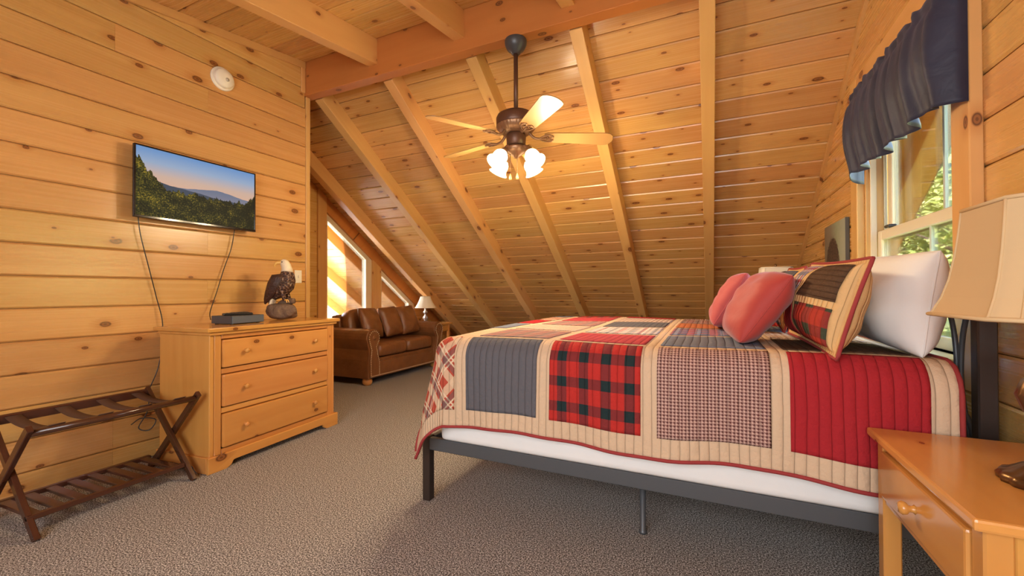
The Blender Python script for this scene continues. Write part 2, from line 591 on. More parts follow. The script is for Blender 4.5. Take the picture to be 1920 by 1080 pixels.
for y0, y1 in ((WY0, WY0 + 0.02), (WY1 - 0.02, WY1)):
    box('jamb', (XR + 0.001, y0, WZ0), (XR + 0.15, y1, WZ1), 'beam_z', win, 0.002)
box('head_jamb', (XR + 0.001, WY0 + 0.02, WZ1 - 0.02), (XR + 0.15, WY1 - 0.02, WZ1), 'beam_y', win, 0.002)
for y0, y1 in ((WY0 + 0.02, WY0 + 0.035), (WY1 - 0.035, WY1 - 0.02)):
    box('stop', (XR + 0.02, y0, WZ0), (XR + 0.05, y1, WZ1 - 0.02), 'sash', win, 0.002)
    box('track', (XR + 0.085, y0, WZ0), (XR + 0.10, y1, WZ1 - 0.02), 'sash_grey', win, 0.002)
def sash(x0, x1, z0, z1, mid):
    y0, y1 = WY0 + 0.036, WY1 - 0.036
    s = thing('sash'); s.parent = win
    f = 0.055
    box('stile', (x0, y0, z0), (x1, y0 + f, z1), 'sash', s, 0.004)
    box('stile', (x0, y1 - f, z0), (x1, y1, z1), 'sash', s, 0.004)
    box('rail', (x0, y0 + f, z1 - f), (x1, y1 - f, z1), 'sash', s, 0.004)
    box('rail', (x0, y0 + f, z0), (x1, y1 - f, z0 + f), 'sash', s, 0.004)
    xm = (x0 + x1) / 2
    box('pane', (xm - 0.002, y0 + f, z0 + f), (xm + 0.002, y1 - f, z1 - f), 'glass', s, 0)
    box('muntin', (xm - 0.007, mid - 0.008, z0 + f), (xm + 0.007, mid + 0.008, z1 - f), 'sash_grey', s, 0.002)
sash(XR + 0.052, XR + 0.084, WZ0 + 0.001, 1.455, 2.60)
sash(XR + 0.102, XR + 0.134, 1.40, WZ1 - 0.021, 2.60)
box('sash_lock', (XR + 0.035, 3.02, 1.456), (XR + 0.075, 3.08, 1.472), plain('dark_lock', (0.04, 0.035, 0.03), 0.4, 0.6), win)

# gable wall with the slanted windows behind the sofa
wp = struct(thing('wall_gable'), 'pine gable wall with slanted windows behind the sofa')
def ztop(y): return 2.155 - TS * (y - 3.935)
X0, X1 = XP - 0.12, XP
prism('wall_panel', [(2.70, 0), (3.80, 0), (3.80, zplk(3.80) - 0.005), (2.87, zplk(2.87) - 0.005), (2.70, 3.1)], 0, X0, X1, 'pine_y', wp)
prism('post', [(3.801, 0), (3.935, 0), (3.935, zplk(3.935) - 0.005), (3.801, zplk(3.801) - 0.005)], 0, X0 - 0.01, X1 + 0.02, 'beam_z', wp)
prism('header', [(3.936, ztop(3.936)), (7.0, ztop(7.0)), (7.0, zplk(7.0) - 0.005), (3.936, zplk(3.936) - 0.005)], 0, X0, X1 + 0.01, 'ridge', wp)
prism('post', [(4.78, 0), (4.94, 0), (4.94, ztop(4.94) - 0.002), (4.78, ztop(4.78) - 0.002)], 0, X0 - 0.01, X1 + 0.015, 'beam_z', wp)
prism('wall_panel', [(5.74, 0), (yplk(0.3), 0), (7.0, ztop(7.0) if ztop(7.0) > 0.01 else 0.01), (5.74, ztop(5.74) - 0.002)], 0, X0, X1, 'pine_y', wp)
box('low_wall', (X0, 3.936, 0), (X1, 4.779, 0.22), 'pine_y', wp, 0)
box('low_wall', (X0, 4.941, 0), (X1, 5.739, 0.22), 'pine_y', wp, 0)
def slant_window(nm, y0, y1):
    s = struct(thing(nm), 'slanted gable window with a cream frame')
    f = 0.045
    xa, xb = X0 + 0.03, X1 - 0.02
    bm = bmesh.new()
    e = 0.003
    out = [(y0 + e, 0.223), (y1 - e, 0.223), (y1 - e, ztop(y1 - e) - e), (y0 + e, ztop(y0 + e) - e)]
    inn = [(y0 + f, 0.223 + f), (y1 - 2.6 * f, 0.223 + f), (y1 - 2.6 * f, ztop(y1 - 2.6 * f) - 1.75 * f), (y0 + f, ztop(y0 + f) - 1.75 * f)]
    V = [[bm.verts.new((x, *p)) for p in pl] for x in (xa, xb) for pl in (out, inn)]
    for a, b in ((V[0], V[1]), (V[3], V[2]), (V[2], V[0]), (V[1], V[3])):
        for k in range(4):
            bm.faces.new((a[k], a[(k + 1) % 4], b[(k + 1) % 4], b[k]))
    from_bm('window_frame', bm, 'sash', s)
    prism('pane', inn, 0, (xa + xb) / 2 - 0.002, (xa + xb) / 2 + 0.002, 'glass', s)
slant_window('window_2', 3.936, 4.779)
slant_window('window_3', 4.941, 5.739)
struct(box('wall_nook', (XP - 0.12, 2.60, 0), (XL - 0.125, 2.733, 3.32), 'board', bev=0))

# ------------------------------------------------------------------ materials of the furnishings
M['dark_post'] = plain('dark_bronze_post', (0.050, 0.036, 0.030), 0.36, 0.35)
M['iron'] = plain('dark_grey_metal', (0.105, 0.112, 0.122), 0.42, 0.4)
M['espresso'] = pine('espresso_wood', 1, (0.085, 0.030, 0.015), (0.040, 0.014, 0.008), 0.16, 0.5, 0.0, 0.1)
M['strap'] = plain('brown_webbing', (0.085, 0.040, 0.022), 0.75, bump=(400, 0.4, 0.002))
M['black'] = plain('black_plastic', (0.012, 0.012, 0.013), 0.3)
M['charcoal'] = plain('charcoal_plastic', (0.055, 0.058, 0.065), 0.35)
M['white'] = plain('white_plastic', (0.86, 0.80, 0.66), 0.4)
M['bronze'] = plain('fan_bronze', (0.130, 0.060, 0.034), 0.40, 0.35)
M['antique'] = plain('antique_brass', (0.34, 0.19, 0.10), 0.38, 0.6)
M['cream'] = plain('cream_linen', (0.66, 0.50, 0.28), 0.85, bump=(600, 0.2, 0.001), var=0.05)
M['nail'] = plain('brass_nailhead', (0.80, 0.62, 0.38), 0.32, 0.7)
t = NT('brown_leather')
o_ = t.obj()
n = t.noise(o_, 7, 4)
t.set(Base_Color=t.mix(n, (0.13, 0.047, 0.015), (0.30, 0.115, 0.036)), Roughness=t.M('MULTIPLY_ADD', n, 0.2, 0.24), Specular_IOR_Level=0.5)
t.bump(t.M('ADD', t.M('MULTIPLY', t.noise(o_, 9, 3), 1.0), t.M('MULTIPLY', t.noise(o_, 260, 2), 0.06)), 0.35, 0.03)
M['leather'] = t.m

# ------------------------------------------------------------------ dresser
DR = R(4.6)
dr = thing('dresser', (-2.765, 1.545, 0), DR, 'honey pine dresser with three drawers against the left wall', 'dresser')
DW, DD, DH = 1.045, 0.47, 0.885
# local: front face at x=0, body goes to -x, width along +y
box('side_panel', (-DD, 0.012, 0.09), (-0.0, 0.040, DH - 0.045), 'furn_z', dr)
box('side_panel', (-DD, DW - 0.040, 0.09), (-0.0, DW - 0.012, DH - 0.045), 'furn_z', dr)
box('back_panel', (-DD, 0.040, 0.09), (-DD + 0.012, DW - 0.040, DH - 0.045), 'furn_y', dr)
for y0, y1 in ((0.041, 0.085), (DW - 0.085, DW - 0.041)):
    box('face_stile', (-0.022, y0, 0.09), (0.002, y1, DH - 0.046), 'furn_z', dr)
for z0, z1 in ((0.09, 0.124), (0.345, 0.379), (0.590, 0.624), (DH - 0.075, DH - 0.046)):
    box('drawer_rail', (-0.022, 0.086, z0), (0.0, DW - 0.086, z1), 'furn_y', dr)
box('top', (-DD - 0.015, -0.02, DH - 0.026), (0.035, DW + 0.02, DH), 'furn_y', dr, 0.006, 2)
box('top_moulding', (-DD, 0.0, DH - 0.046), (0.020, DW, DH - 0.027), 'furn_y', dr, 0.006, 2)
def plinth(poly, ax, d0, d1):
    return prism('plinth', poly, ax, d0, d1, 'furn_y' if ax == 0 else 'furn_x', dr, 0.004)
def scoop(a, b, h, hh, ft):
    pts = [(a, 0), (a + ft, 0)]
    for k in range(7):
        u = k / 6 * math.pi / 2
        pts.append((a + ft + 0.05 * math.sin(u), hh * (1 - math.cos(u)) * 1.0))
    for k in range(6, -1, -1):
        u = k / 6 * math.pi / 2
        pts.append((b - ft - 0.05 * math.sin(u), hh * (1 - math.cos(u))))
    pts += [(b, 0), (b, h), (a, h)]
    return pts
plinth(scoop(-0.008, DW + 0.008, 0.098, 0.045, 0.11), 0, 0.003, 0.024)
plinth(scoop(-DD, 0.002, 0.098, 0.04, 0.07), 1, -0.008, 0.011)
plinth(scoop(-DD, 0.002, 0.098, 0.04, 0.07), 1, DW - 0.011, DW + 0.008)
for z0, z1 in ((0.130, 0.340), (0.385, 0.585), (0.630, 0.805)):
    d = box('drawer', (-0.35, 0.090, z0), (0.012, DW - 0.090, z1), 'furn_y', dr, 0.010, 2)
    for y in (0.235, DW - 0.235):
        lathe('knob', [(0.0, 0.030), (0.011, 0.029), (0.016, 0.023), (0.015, 0.016), (0.008, 0.010), (0.007, 0.004), (0.010, 0.0), (0.0, 0.0)], 'furn_x', d,
              loc=(0.012, y, (z0 + z1) / 2 + 0.005), seg=16, rot=(0, R(90), 0))

def on_dresser(lx, ly, z=DH):
    c_, s_ = math.cos(DR), math.sin(DR)
    return (-2.765 + lx * c_ - ly * s_, 1.545 + lx * s_ + ly * c_, z)

# set-top box with remotes
p = on_dresser(-0.235, 0.375)
cb = thing('cable_box', p, DR + R(2), 'flat black cable box on the dresser under the television', 'cable box')
box('case', (-0.10, -0.125, 0.004), (0.09, 0.125, 0.058), 'charcoal', cb, 0.004, 2)
box('front_panel', (0.0905, -0.122, 0.007), (0.094, 0.122, 0.055), plain('grey_blue_panel', (0.10, 0.12, 0.15), 0.25), cb, 0.001)
for q in ((-0.08, -0.10), (-0.08, 0.10), (0.06, -0.10), (0.06, 0.10)):
    lathe('rubber_foot', [(0.012, 0.0), (0.012, 0.004), (0.0, 0.004)], 'black', cb, loc=(*q, 0.0), seg=10)
def remote(loc, rz, ln, lab):
    r_ = thing('remote_control', loc, rz, lab, 'remote control', 'remotes lying on the cable box')
    box('body', (-ln / 2, -0.022, 0.0), (ln / 2, 0.022, 0.016), 'black', r_, 0.006, 2)
    boxes('button_pad', [((-ln / 2 + 0.02 + i * 0.021, -0.014 + j * 0.011, 0.0158), (-ln / 2 + 0.032 + i * 0.021, -0.007 + j * 0.011, 0.0185)) for i in range(int(ln / 0.021) - 1) for j in range(3)], 'charcoal', r_, 0.001)
remote((p[0] + 0.02, p[1] - 0.02, DH + 0.0585), R(70), 0.18, 'longer black remote lying along the cable box')
remote((p[0] - 0.055, p[1] + 0.035, DH + 0.0585), R(100), 0.15, 'short black remote at the eagle end of the cable box')

# ------------------------------------------------------------------ bald eagle figurine
t = NT('eagle_feathers')
o_ = t.obj()
v = t.n('TexVoronoi', feature='F1'); t.put(v.inputs['Vector'], o_); v.inputs['Scale'].default_value = 62
t.set(Base_Color=t.ramp(v.outputs['Distance'], (0.2, (0.030, 0.012, 0.008)), (0.62, (0.085, 0.036, 0.022)), (0.95, (0.42, 0.27, 0.17))), Roughness=0.5)
t.bump(v.outputs['Distance'], 0.9, 0.01)
M['feather'] = t.m
M['wing'] = plain('eagle_wing', (0.050, 0.020, 0.012), 0.5, bump=(70, 0.8, 0.008), var=0.4)
M['eagle_white'] = plain('eagle_white', (0.80, 0.68, 0.50), 0.6, bump=(130, 0.5, 0.004))
M['beak'] = plain('eagle_beak', (0.80, 0.46, 0.11), 0.4)
M['rock'] = plain('carved_rock', (0.15, 0.090, 0.055), 0.8, bump=(26, 1.0, 0.02), var=0.5)
eg = thing('eagle_figurine', on_dresser(-0.26, 0.765), R(25), 'carved bald eagle figurine perched on a rock on the dresser', 'figurine')
def ell(c, ax, rx, ry, n=20):     # ring around c, normal along ax
    ax = Vector(ax).normalized()
    u = Vector((0, 1, 0)).cross(ax).normalized(); v_ = ax.cross(u)
    return [Vector(c) + u * rx * math.cos(2 * math.pi * k / n) + v_ * ry * math.sin(2 * math.pi * k / n) for k in range(n)]
spine = [((-0.085, 0, 0.150), 0.010, 0.020), ((-0.060, 0, 0.180), 0.036, 0.045), ((-0.022, 0, 0.220), 0.062, 0.064), ((0.008, 0, 0.262), 0.072, 0.072), ((0.024, 0, 0.305), 0.064, 0.066), ((0.030, 0, 0.340), 0.047, 0.050), ((0.026, 0, 0.368), 0.036, 0.038)]
rings = []
for k, (c_, rx, ry) in enumerate(spine):
    a = Vector(spine[min(k + 1, 6)][0]) - Vector(spine[max(k - 1, 0)][0])
    rings.append(ell(c_, a, rx, ry))
loft('body', rings, 'feather', eg)
head = [((0.028, 0, 0.352), 0.042, 0.043), ((0.026, 0, 0.380), 0.036, 0.038), ((0.020, -0.002, 0.404), 0.033, 0.034), ((0.010, -0.004, 0.425), 0.031, 0.030), ((0.002, -0.006, 0.442), 0.020, 0.020), ((0.0, -0.006, 0.450), 0.005, 0.005)]
rings = []
for k, (c_, rx, ry) in enumerate(head):
    a = Vector(head[min(k + 1, 5)][0]) - Vector(head[max(k - 1, 0)][0])
    rings.append(ell(c_, a, rx, ry))
h_ = loft('head', rings, 'eagle_white', eg)
tube('beak', curve_pts([(-0.010, -0.014, 0.424), (-0.034, -0.026, 0.422), (-0.046, -0.031, 0.406), (-0.045, -0.031, 0.392)], 12), 0.016, 'beak', h_, 10, 0.002)
for s in (-1, 1):
    superell('eye', (0.009, 0.009, 0.009), 'black', h_, 1, 1, 10, 6, loc=(-0.004 + (0.012 if s < 0 else -0.012), -0.034 if s < 0 else 0.022, 0.428))
for s in (-1, 1):
    wr_ = []
    for c_, rx, ry in (((0.020, 0.050 * s, 0.335), 0.012, 0.012), ((-0.010, 0.064 * s, 0.310), 0.046, 0.016), ((-0.040, 0.062 * s, 0.255), 0.048, 0.018), ((-0.075, 0.050 * s, 0.195), 0.036, 0.015), ((-0.108, 0.034 * s, 0.145), 0.020, 0.011), ((-0.122, 0.026 * s, 0.118), 0.006, 0.005)):
        wr_.append(ell(c_, (-0.5, 0, -0.9), rx, ry, 14))
    loft('wing', wr_, 'wing', eg)
loft('tail', [ell((-0.070, 0, 0.170), (-0.35, 0, -1), 0.018, 0.030, 12), ell((-0.084, 0, 0.115), (-0.35, 0, -1), 0.014, 0.036, 12), ell((-0.094, 0, 0.075), (-0.35, 0, -1), 0.008, 0.036, 12)], 'eagle_white', eg)
for s in (-1, 1):
    tube('leg', [(0.010, 0.028 * s, 0.20), (0.022, 0.032 * s, 0.165), (0.028, 0.034 * s, 0.142)], 0.020, 'feather', eg, 10, 0.012)
    for a in (-35, 0, 35):
        e_ = Vector((math.cos(R(a)), math.sin(R(a)), 0))
        b_ = Vector((0.028, 0.034 * s, 0.145))
        tube('talon', curve_pts([b_, b_ + e_ * 0.022 + Vector((0, 0, 0.002)), b_ + e_ * 0.034 + Vector((0, 0, -0.018))], 8), 0.006, 'beak', eg, 6, 0.002)
def rockf(sd, sx, sy):
    rg = random.Random(sd)
    ph = [rg.uniform(0, 6.3) for _ in range(6)]
    def f(v_):
        a = math.atan2(v_.y, v_.x)
        k = 1 + (0.05 - v_.z) * 1.6 + 0.12 * math.sin(3 * a + ph[0] + v_.z * 20) + 0.10 * math.sin(5 * a + ph[1] - v_.z * 33) + 0.06 * math.sin(9 * a + ph[2] + v_.z * 60)
        return Vector((v_.x * k, v_.y * k, v_.z))
    return f
superell('rock', (0.19, 0.14, 0.12), 'rock', eg, 0.7, 0.9, 36, 18, loc=(-0.012, 0, 0.064), fn=rockf(3, 1, 1))
tube('branch', curve_pts([(-0.05, 0.0, 0.07), (-0.01, 0.005, 0.115), (0.035, 0.0, 0.135), (0.085, -0.005, 0.140)], 12), 0.034, 'rock', eg, 12, 0.020)

eg.scale = (1.07, 1.07, 1.07)

# ------------------------------------------------------------------ television on the wall
TVX = XL + 0.085
tv = thing('television', (TVX, 1.81, 1.825), 0, 'flat screen television showing a mountain landscape on the left wall', 'television')
TW, TH = 0.795, 0.472
t = NT('landscape_screen')
x, y = t.uv()
v3 = t.xyz(x, y, 0.0)
skyc = t.ramp(y, (0.50, (0.80, 0.50, 0.36)), (0.62, (0.72, 0.50, 0.40)), (0.80, (0.36, 0.47, 0.66)), (1.0, (0.16, 0.34, 0.68)))
n1 = t.noise(t.xyz(x, 0.0, 3.0), 3.4, 3)
pk = t.M('MULTIPLY', t.M('MAXIMUM', t.M('SUBTRACT', 1.0, t.M('MULTIPLY', t.M('ABSOLUTE', t.M('SUBTRACT', x, 0.63)), 4.0)), 0.0), 0.07)
far_ = t.M('LESS_THAN', y, t.M('ADD', t.M('MULTIPLY_ADD', n1, 0.10, 0.45), pk))
col = t.mix(far_, skyc, t.mix(t.ss(y, 0.36, 0.58), (0.25, 0.25, 0.33), (0.17, 0.20, 0.30)))
n2 = t.noise(t.xyz(x, 0.0, 8.0), 2.6, 3)
nr_ = t.M('LESS_THAN', y, t.M('MULTIPLY_ADD', n2, 0.16, t.M('MULTIPLY_ADD', x, -0.16, 0.47)))
col = t.mix(nr_, col, (0.055, 0.075, 0.12))
n3 = t.noise(t.xyz(t.M('MULTIPLY', x, 1.7), 0.0, 2.0), 10.0, 5, 0.6)
lf = t.M('MULTIPLY', t.M('MAXIMUM', t.M('SUBTRACT', 0.22, x), 0.0), 1.9)
rt_ = t.M('MULTIPLY', t.M('MAXIMUM', t.M('SUBTRACT', x, 0.9), 0.0), 1.6)
n4 = t.noise(t.xyz(t.M('MULTIPLY', x, 1.7), y, 0), 55.0, 2, 0.7)
th_ = t.M('ADD', t.M('ADD', t.M('MULTIPLY_ADD', n3, 0.46, 0.20), t.M('ADD', lf, rt_)), t.M('MULTIPLY_ADD', n4, 0.05, -0.025))
tr_ = t.M('LESS_THAN', y, th_)
n5 = t.noise(t.xyz(t.M('MULTIPLY', x, 1.7), y, 4.0), 42.0, 3, 0.7)
n6 = t.noise(t.xyz(t.M('MULTIPLY', x, 1.7), y, 9.0), 6.0, 2)
tc = t.ramp(t.M('ADD', n5, t.M('MULTIPLY_ADD', t.M('ADD', n6, t.M('MULTIPLY', x, -0.18)), 0.55, -0.22)), (0.44, (0.004, 0.006, 0.002)), (0.56, (0.030, 0.034, 0.006)), (0.66, (0.16, 0.13, 0.012)), (0.78, (0.50, 0.33, 0.03)))
col = t.mix(tr_, col, tc)
t.set(Base_Color=(0.01, 0.01, 0.01), Roughness=0.5, Specular_IOR_Level=0.12, Emission_Color=col, Emission_Strength=0.75)
M['screen'] = t.m
box('back_housing', (-0.045, -TW / 2 + 0.08, -TH / 2 + 0.06), (-0.018, TW / 2 - 0.08, TH / 2 - 0.06), 'black', tv, 0.008)
box('panel', (-0.018, -TW / 2, -TH / 2), (0.0, TW / 2, TH / 2), 'black', tv, 0.003)
bz = 0.010
for lo, hi in (((0.0, -TW / 2, TH / 2 - bz), (0.006, TW / 2, TH / 2)), ((0.0, -TW / 2, -TH / 2), (0.008, TW / 2, -TH / 2 + 0.016)), ((0.0, -TW / 2, -TH / 2 + 0.016), (0.006, -TW / 2 + bz, TH / 2 - bz)), ((0.0, TW / 2 - bz, -TH / 2 + 0.016), (0.006, TW / 2, TH / 2 - bz))):
    box('bezel', lo, hi, plain('piano_black', (0.012, 0.010, 0.010), 0.12), tv, 0.002)
y0, y1, z0, z1 = -TW / 2 + bz, TW / 2 - bz, -TH / 2 + 0.016, TH / 2 - bz
link('screen', [(0.002, y0, z0), (0.002, y1, z0), (0.002, y1, z1), (0.002, y0, z1)], [(0, 1, 2, 3)], 'screen', tv, uvs=[(0, 0), (1, 0), (1, 1), (0, 1)])
box('wall_bracket', (-0.084, -0.12, -0.12), (-0.045, 0.12, 0.12), 'iron', tv)
# its two cords
def cord(nm, ctrl, lab):
    tag(tube(nm, curve_pts(ctrl, 30), 0.0032, 'black', None, 6), lab, 'cord', 'cords hanging below the television')
cord('power_cord', [(XL + 0.03, 1.46, 1.60), (XL + 0.028, 1.475, 1.48), (XL + 0.025, 1.52, 1.28), (XL + 0.022, 1.565, 1.08), (XL + 0.03, 1.60, 0.88), (XL + 0.03, 1.58, 0.62), (XL + 0.045, 1.50, 0.42)], 'thin black cord below the left corner of the television')
cord('signal_cord', [(XL + 0.03, 2.08, 1.61), (XL + 0.028, 2.055, 1.45), (XL + 0.026, 2.00, 1.28), (XL + 0.03, 1.945, 1.10), (XL + 0.05, 1.89, 0.96), (XL + 0.11, 1.86, 0.905)], 'thin black cord from the television down to the cable box')
cord('coiled_cord', [(XL + 0.05, 1.42, 0.26), (XL + 0.06, 1.47, 0.29), (XL + 0.10, 1.53, 0.27), (XL + 0.09, 1.50, 0.21), (XL + 0.05, 1.46, 0.23), (XL + 0.06, 1.50, 0.32), (XL + 0.05, 1.52, 0.42)], 'looped black cord on the wall between luggage rack and dresser')

# wall devices
sd = thing('smoke_detector', (XL + 0.001, 2.0, 2.752), 0, 'round white smoke detector high on the left wall', 'smoke detector', rot=(0, R(90), 0))
lathe('mounting_ring', [(0.088, 0.0), (0.088, 0.008), (0.080, 0.012), (0.0, 0.012)], 'white', sd, seg=32)
lathe('cover', [(0.072, 0.012), (0.072, 0.028), (0.064, 0.040), (0.030, 0.046), (0.0, 0.047)], 'white', sd, seg=32)
lathe('test_button', [(0.014, 0.046), (0.014, 0.050), (0.0, 0.051)], plain('grey_button', (0.55, 0.5, 0.4), 0.5), sd, seg=16, loc=(0.01, 0.01, 0))
sw = thing('light_switch', (XL + 0.001, 2.665, 1.246), 0, 'cream light switch plate on the wall behind the eagle', 'light switch')
box('plate', (0, -0.036, -0.058), (0.006, 0.036, 0.058), 'white', sw, 0.002)
box('toggle', (0.006, -0.005, -0.011), (0.016, 0.005, 0.011), 'white', sw, 0.002)

# ------------------------------------------------------------------ luggage rack
lr = thing('luggage_rack', (-2.965, 1.128, 0), R(3.0), 'dark wooden folding luggage rack beside the dresser', 'luggage rack')
LY, HX = 0.350, 0.225
def bar(name, a, b, wx, wy, mat, parent, bev=0.003, upv=(0, 1, 0)):
    a, b = Vector(a), Vector(b)
    d = (b - a); L = d.length; d.normalize()
    u = Vector(upv); u = (u - d * u.dot(d)).normalized(); v_ = d.cross(u)
    bm = bmesh.new(); add_box(bm, (-wx / 2, -wy / 2, 0), (wx / 2, wy / 2, L), bev)
    m = Matrix((v_, u, d)).transposed().to_4x4(); m.translation = a
    bm.transform(m)
    return from_bm(name, bm, mat, parent)
for s in (-1, 1):
    bar('leg', (HX + 0.010, s * (LY - 0.024), 0.0), (-HX - 0.008, s * (LY - 0.024), 0.505), 0.036, 0.022, 'espresso', lr)
    bar('leg', (-HX - 0.010, s * LY, 0.0), (HX + 0.008, s * LY, 0.505), 0.036, 0.022, 'espresso', lr)
tube('top_rail', [(HX - 0.008, -LY + 0.008, 0.478), (HX - 0.008, LY - 0.008, 0.478)], 0.016, 'espresso', lr, 12)
bar('top_rail', (-HX + 0.008, -LY + 0.03, 0.478), (-HX + 0.008, LY - 0.03, 0.478), 0.020, 0.046, 'espresso', lr, upv=(0.2, 0, 1))
for y in (-0.255, -0.075, 0.095, 0.262):
    def f(s_, t_, y=y):
        xx = -HX + 0.0 + (2 * HX - 0.008) * s_
        return (xx, y + (t_ - 0.5) * 0.058, 0.500 - 0.040 * (4 * s_ * (1 - s_)) ** 0.8)
    surf('strap', f, 16, 2, 'strap', lr, 0.003)
sh = 0.088
bar('shelf_rail', (HX - 0.062, -LY + 0.013, sh), (HX - 0.062, LY - 0.040, sh), 0.024, 0.030, 'espresso', lr, upv=(1, 0, 0))
bar('shelf_rail', (-HX + 0.062, -LY + 0.013, sh), (-HX + 0.062, LY - 0.040, sh), 0.024, 0.030, 'espresso', lr, upv=(1, 0, 0))
for k in range(8):
    y = -LY + 0.048 + k * 0.0815
    box('slat', (-HX + 0.078, y - 0.021, sh - 0.006), (HX - 0.078, y + 0.021, sh + 0.010), 'espresso', lr, 0.002)

# ------------------------------------------------------------------ bed
bed = thing('bed_frame', (0, 0, 0), 0, 'dark grey metal bed frame with a scrolled headboard', 'bed frame')
BX0, BX1, BY0, BY1 = -1.36, 0.77, 1.835, 3.83
box('side_rail', (BX0 + 0.02, BY0, 0.272), (BX1, BY0 + 0.028, 0.336), 'iron', bed, 0.003)
box('side_rail', (BX0 + 0.02, BY1 - 0.028, 0.272), (BX1, BY1, 0.336), 'iron', bed, 0.003)
box('foot_rail', (BX0, BY0 + 0.046, 0.272), (BX0 + 0.028, BY1 - 0.046, 0.336), 'iron', bed, 0.003)
box('centre_rail', (BX0 + 0.03, 2.81, 0.285), (BX1, 2.85, 0.33), 'iron', bed, 0.003)
for y in (BY0, BY1 - 0.045):
    box('leg', (BX0 - 0.025, y, 0.0), (BX0 + 0.020, y + 0.045, 0.340), 'dark_post', bed, 0.003)
for x, y in ((-0.282, 2.005), (-0.282, 2.83), (-0.282, 3.66)):
    lathe('leg', [(0.0, 0.0), (0.017, 0.0), (0.017, 0.012), (0.0135, 0.014), (0.0135, 0.29), (0.0, 0.29)], 'iron', bed, loc=(x, y, 0), seg=14)
box('cross_rail', (-0.30, BY0 + 0.029, 0.288), (-0.264, BY1 - 0.029, 0.318), 'iron', bed, 0.002)
HP = ((BX1, BY0 + 0.005), (BX1, BY1 - 0.05))
for x, y in HP:
    box('headboard_post', (x, y, 0.0), (x + 0.048, y + 0.045, 1.20), 'dark_post', bed, 0.004)
    lathe('finial', [(0.018, 0.0), (0.022, 0.01), (0.012, 0.02), (0.026, 0.045), (0.018, 0.07), (0.0, 0.078)], 'dark_post', bed, loc=(x + 0.024, y + 0.022, 1.20), seg=16)
hx = BX1 + 0.024
ya, yb = HP[0][1] + 0.046, HP[1][1]
tube('headboard_rail', [(hx, ya, 0.50), (hx, yb, 0.50)], 0.012, 'iron', bed)
arch = [(hx, ya + (yb - ya) * k / 24, 1.08 + 0.06 * math.sin(math.pi * k / 24)) for k in range(25)]
tube('headboard_arch', arch, 0.013, 'iron', bed)
for k in range(5):
    y = ya + 0.13 + k * (yb - ya - 0.26) / 4
    s = -1 if k % 2 else 1
    tube('scroll', curve_pts([(hx, y - 0.15, 0.515), (hx, y - 0.06, 0.62), (hx, y - 0.015, 0.78), (hx, y - 0.03, 0.95), (hx, y - 0.10, 1.10)], 24), 0.008, 'iron', bed)
    tube('scroll', curve_pts([(hx, y + 0.15, 0.515), (hx, y + 0.06, 0.62), (hx, y + 0.015, 0.78), (hx, y + 0.03, 0.95), (hx, y + 0.10, 1.10)], 24), 0.008, 'iron', bed)
    tube('scroll', [(hx, y + 0.085 * math.cos(a * math.pi / 10), 0.60 + 0.085 * math.sin(a * math.pi / 10)) for a in range(21)], 0.008, 'iron', bed)

t = NT('white_cotton')
o_ = t.obj()
t.set(Base_Color=(0.83, 0.82, 0.80), Roughness=0.85, Specular_IOR_Level=0.2)
t.bump(t.M('ADD', t.noise(o_, 5.0, 3, 0.5, 0.6), t.M('MULTIPLY', t.noise(o_, 700, 1), 0.02)), 0.5, 0.02)
M['cotton'] = t.m
M['mattress'] = plain('mattress_ticking', (0.78, 0.77, 0.74), 0.85)
bs = box('box_spring', (BX0 + 0.095, BY0 - 0.012, 0.3365), (BX1 - 0.05, BY1 + 0.01, 0.585), 'cotton', None, 0.03, 3, smooth=True)
tag(bs, 'white wrapped box spring showing below the quilt', 'box spring')
mt = box('mattress', (BX0 + 0.10, BY0 + 0.0, 0.587), (BX1 - 0.06, BY1 - 0.02, 0.845), 'mattress', None, 0.05, 3, smooth=True)
tag(mt, 'thick white mattress under the patchwork quilt', 'mattress')

# ------------------------------------------------------------------ quilt fabrics
def fabric(name, fn, rough=0.85, line=0.034, along='u', crinkle=1.0):
    t = NT(name)
    u, v = t.uv()
    c = fn(t, u, v) if callable(fn) else fn
    wob = t.noise(t.xyz(u, v, 0), 4.0, 1)
    p = u if along == 'u' else v
    s = t.M('ABSOLUTE', t.M('SINE', t.M('MULTIPLY', t.M('ADD', p, t.M('MULTIPLY', wob, 0.012)), math.pi / line)))
    s = t.M('POWER', s, 0.35)
    dk = t.mix(t.ss(s, 0.05, 0.55), tuple([0.55] * 3), (1, 1, 1))
    c = t.mix(1.0, c, dk, 'MULTIPLY')
    t.set(Base_Color=c, Roughness=rough, Specular_IOR_Level=0.15)
    n = t.noise(t.xyz(u, v, 0), 38.0, 3, 0.6)
    t.bump(t.M('ADD', s, t.M('MULTIPLY', n, 0.9 * crinkle)), 0.7, 0.010)
    return t.m
def stripe(t, p, per, wd, ph=0.0):
    return t.M('LESS_THAN', t.M('FRACT', t.M('ADD', t.M('DIVIDE', p, per), ph)), wd)
def buffalo(red, mid, dk):
    def f(t, u, v):
        a, b = stripe(t, u, 0.096, 0.43, 0.30), stripe(t, v, 0.110, 0.40, 0.30)
        return t.mix(t.M('MULTIPLY', a, b), t.mix(t.M('MAXIMUM', a, b), red, mid), dk)
    return f
def hound(c1, c2, per=0.0165):
    def f(t, u, v):
        a, b = stripe(t, u, per, 0.5), stripe(t, v, per, 0.5)
        d = stripe(t, t.M('ADD', u, v), per / 2, 0.5)
        both = t.M('MULTIPLY', a, b)
        one = t.M('SUBTRACT', t.M('MAXIMUM', a, b), both)
        return t.mix(t.M('MAXIMUM', both, t.M('MULTIPLY', one, d)), c1, c2)
    return f
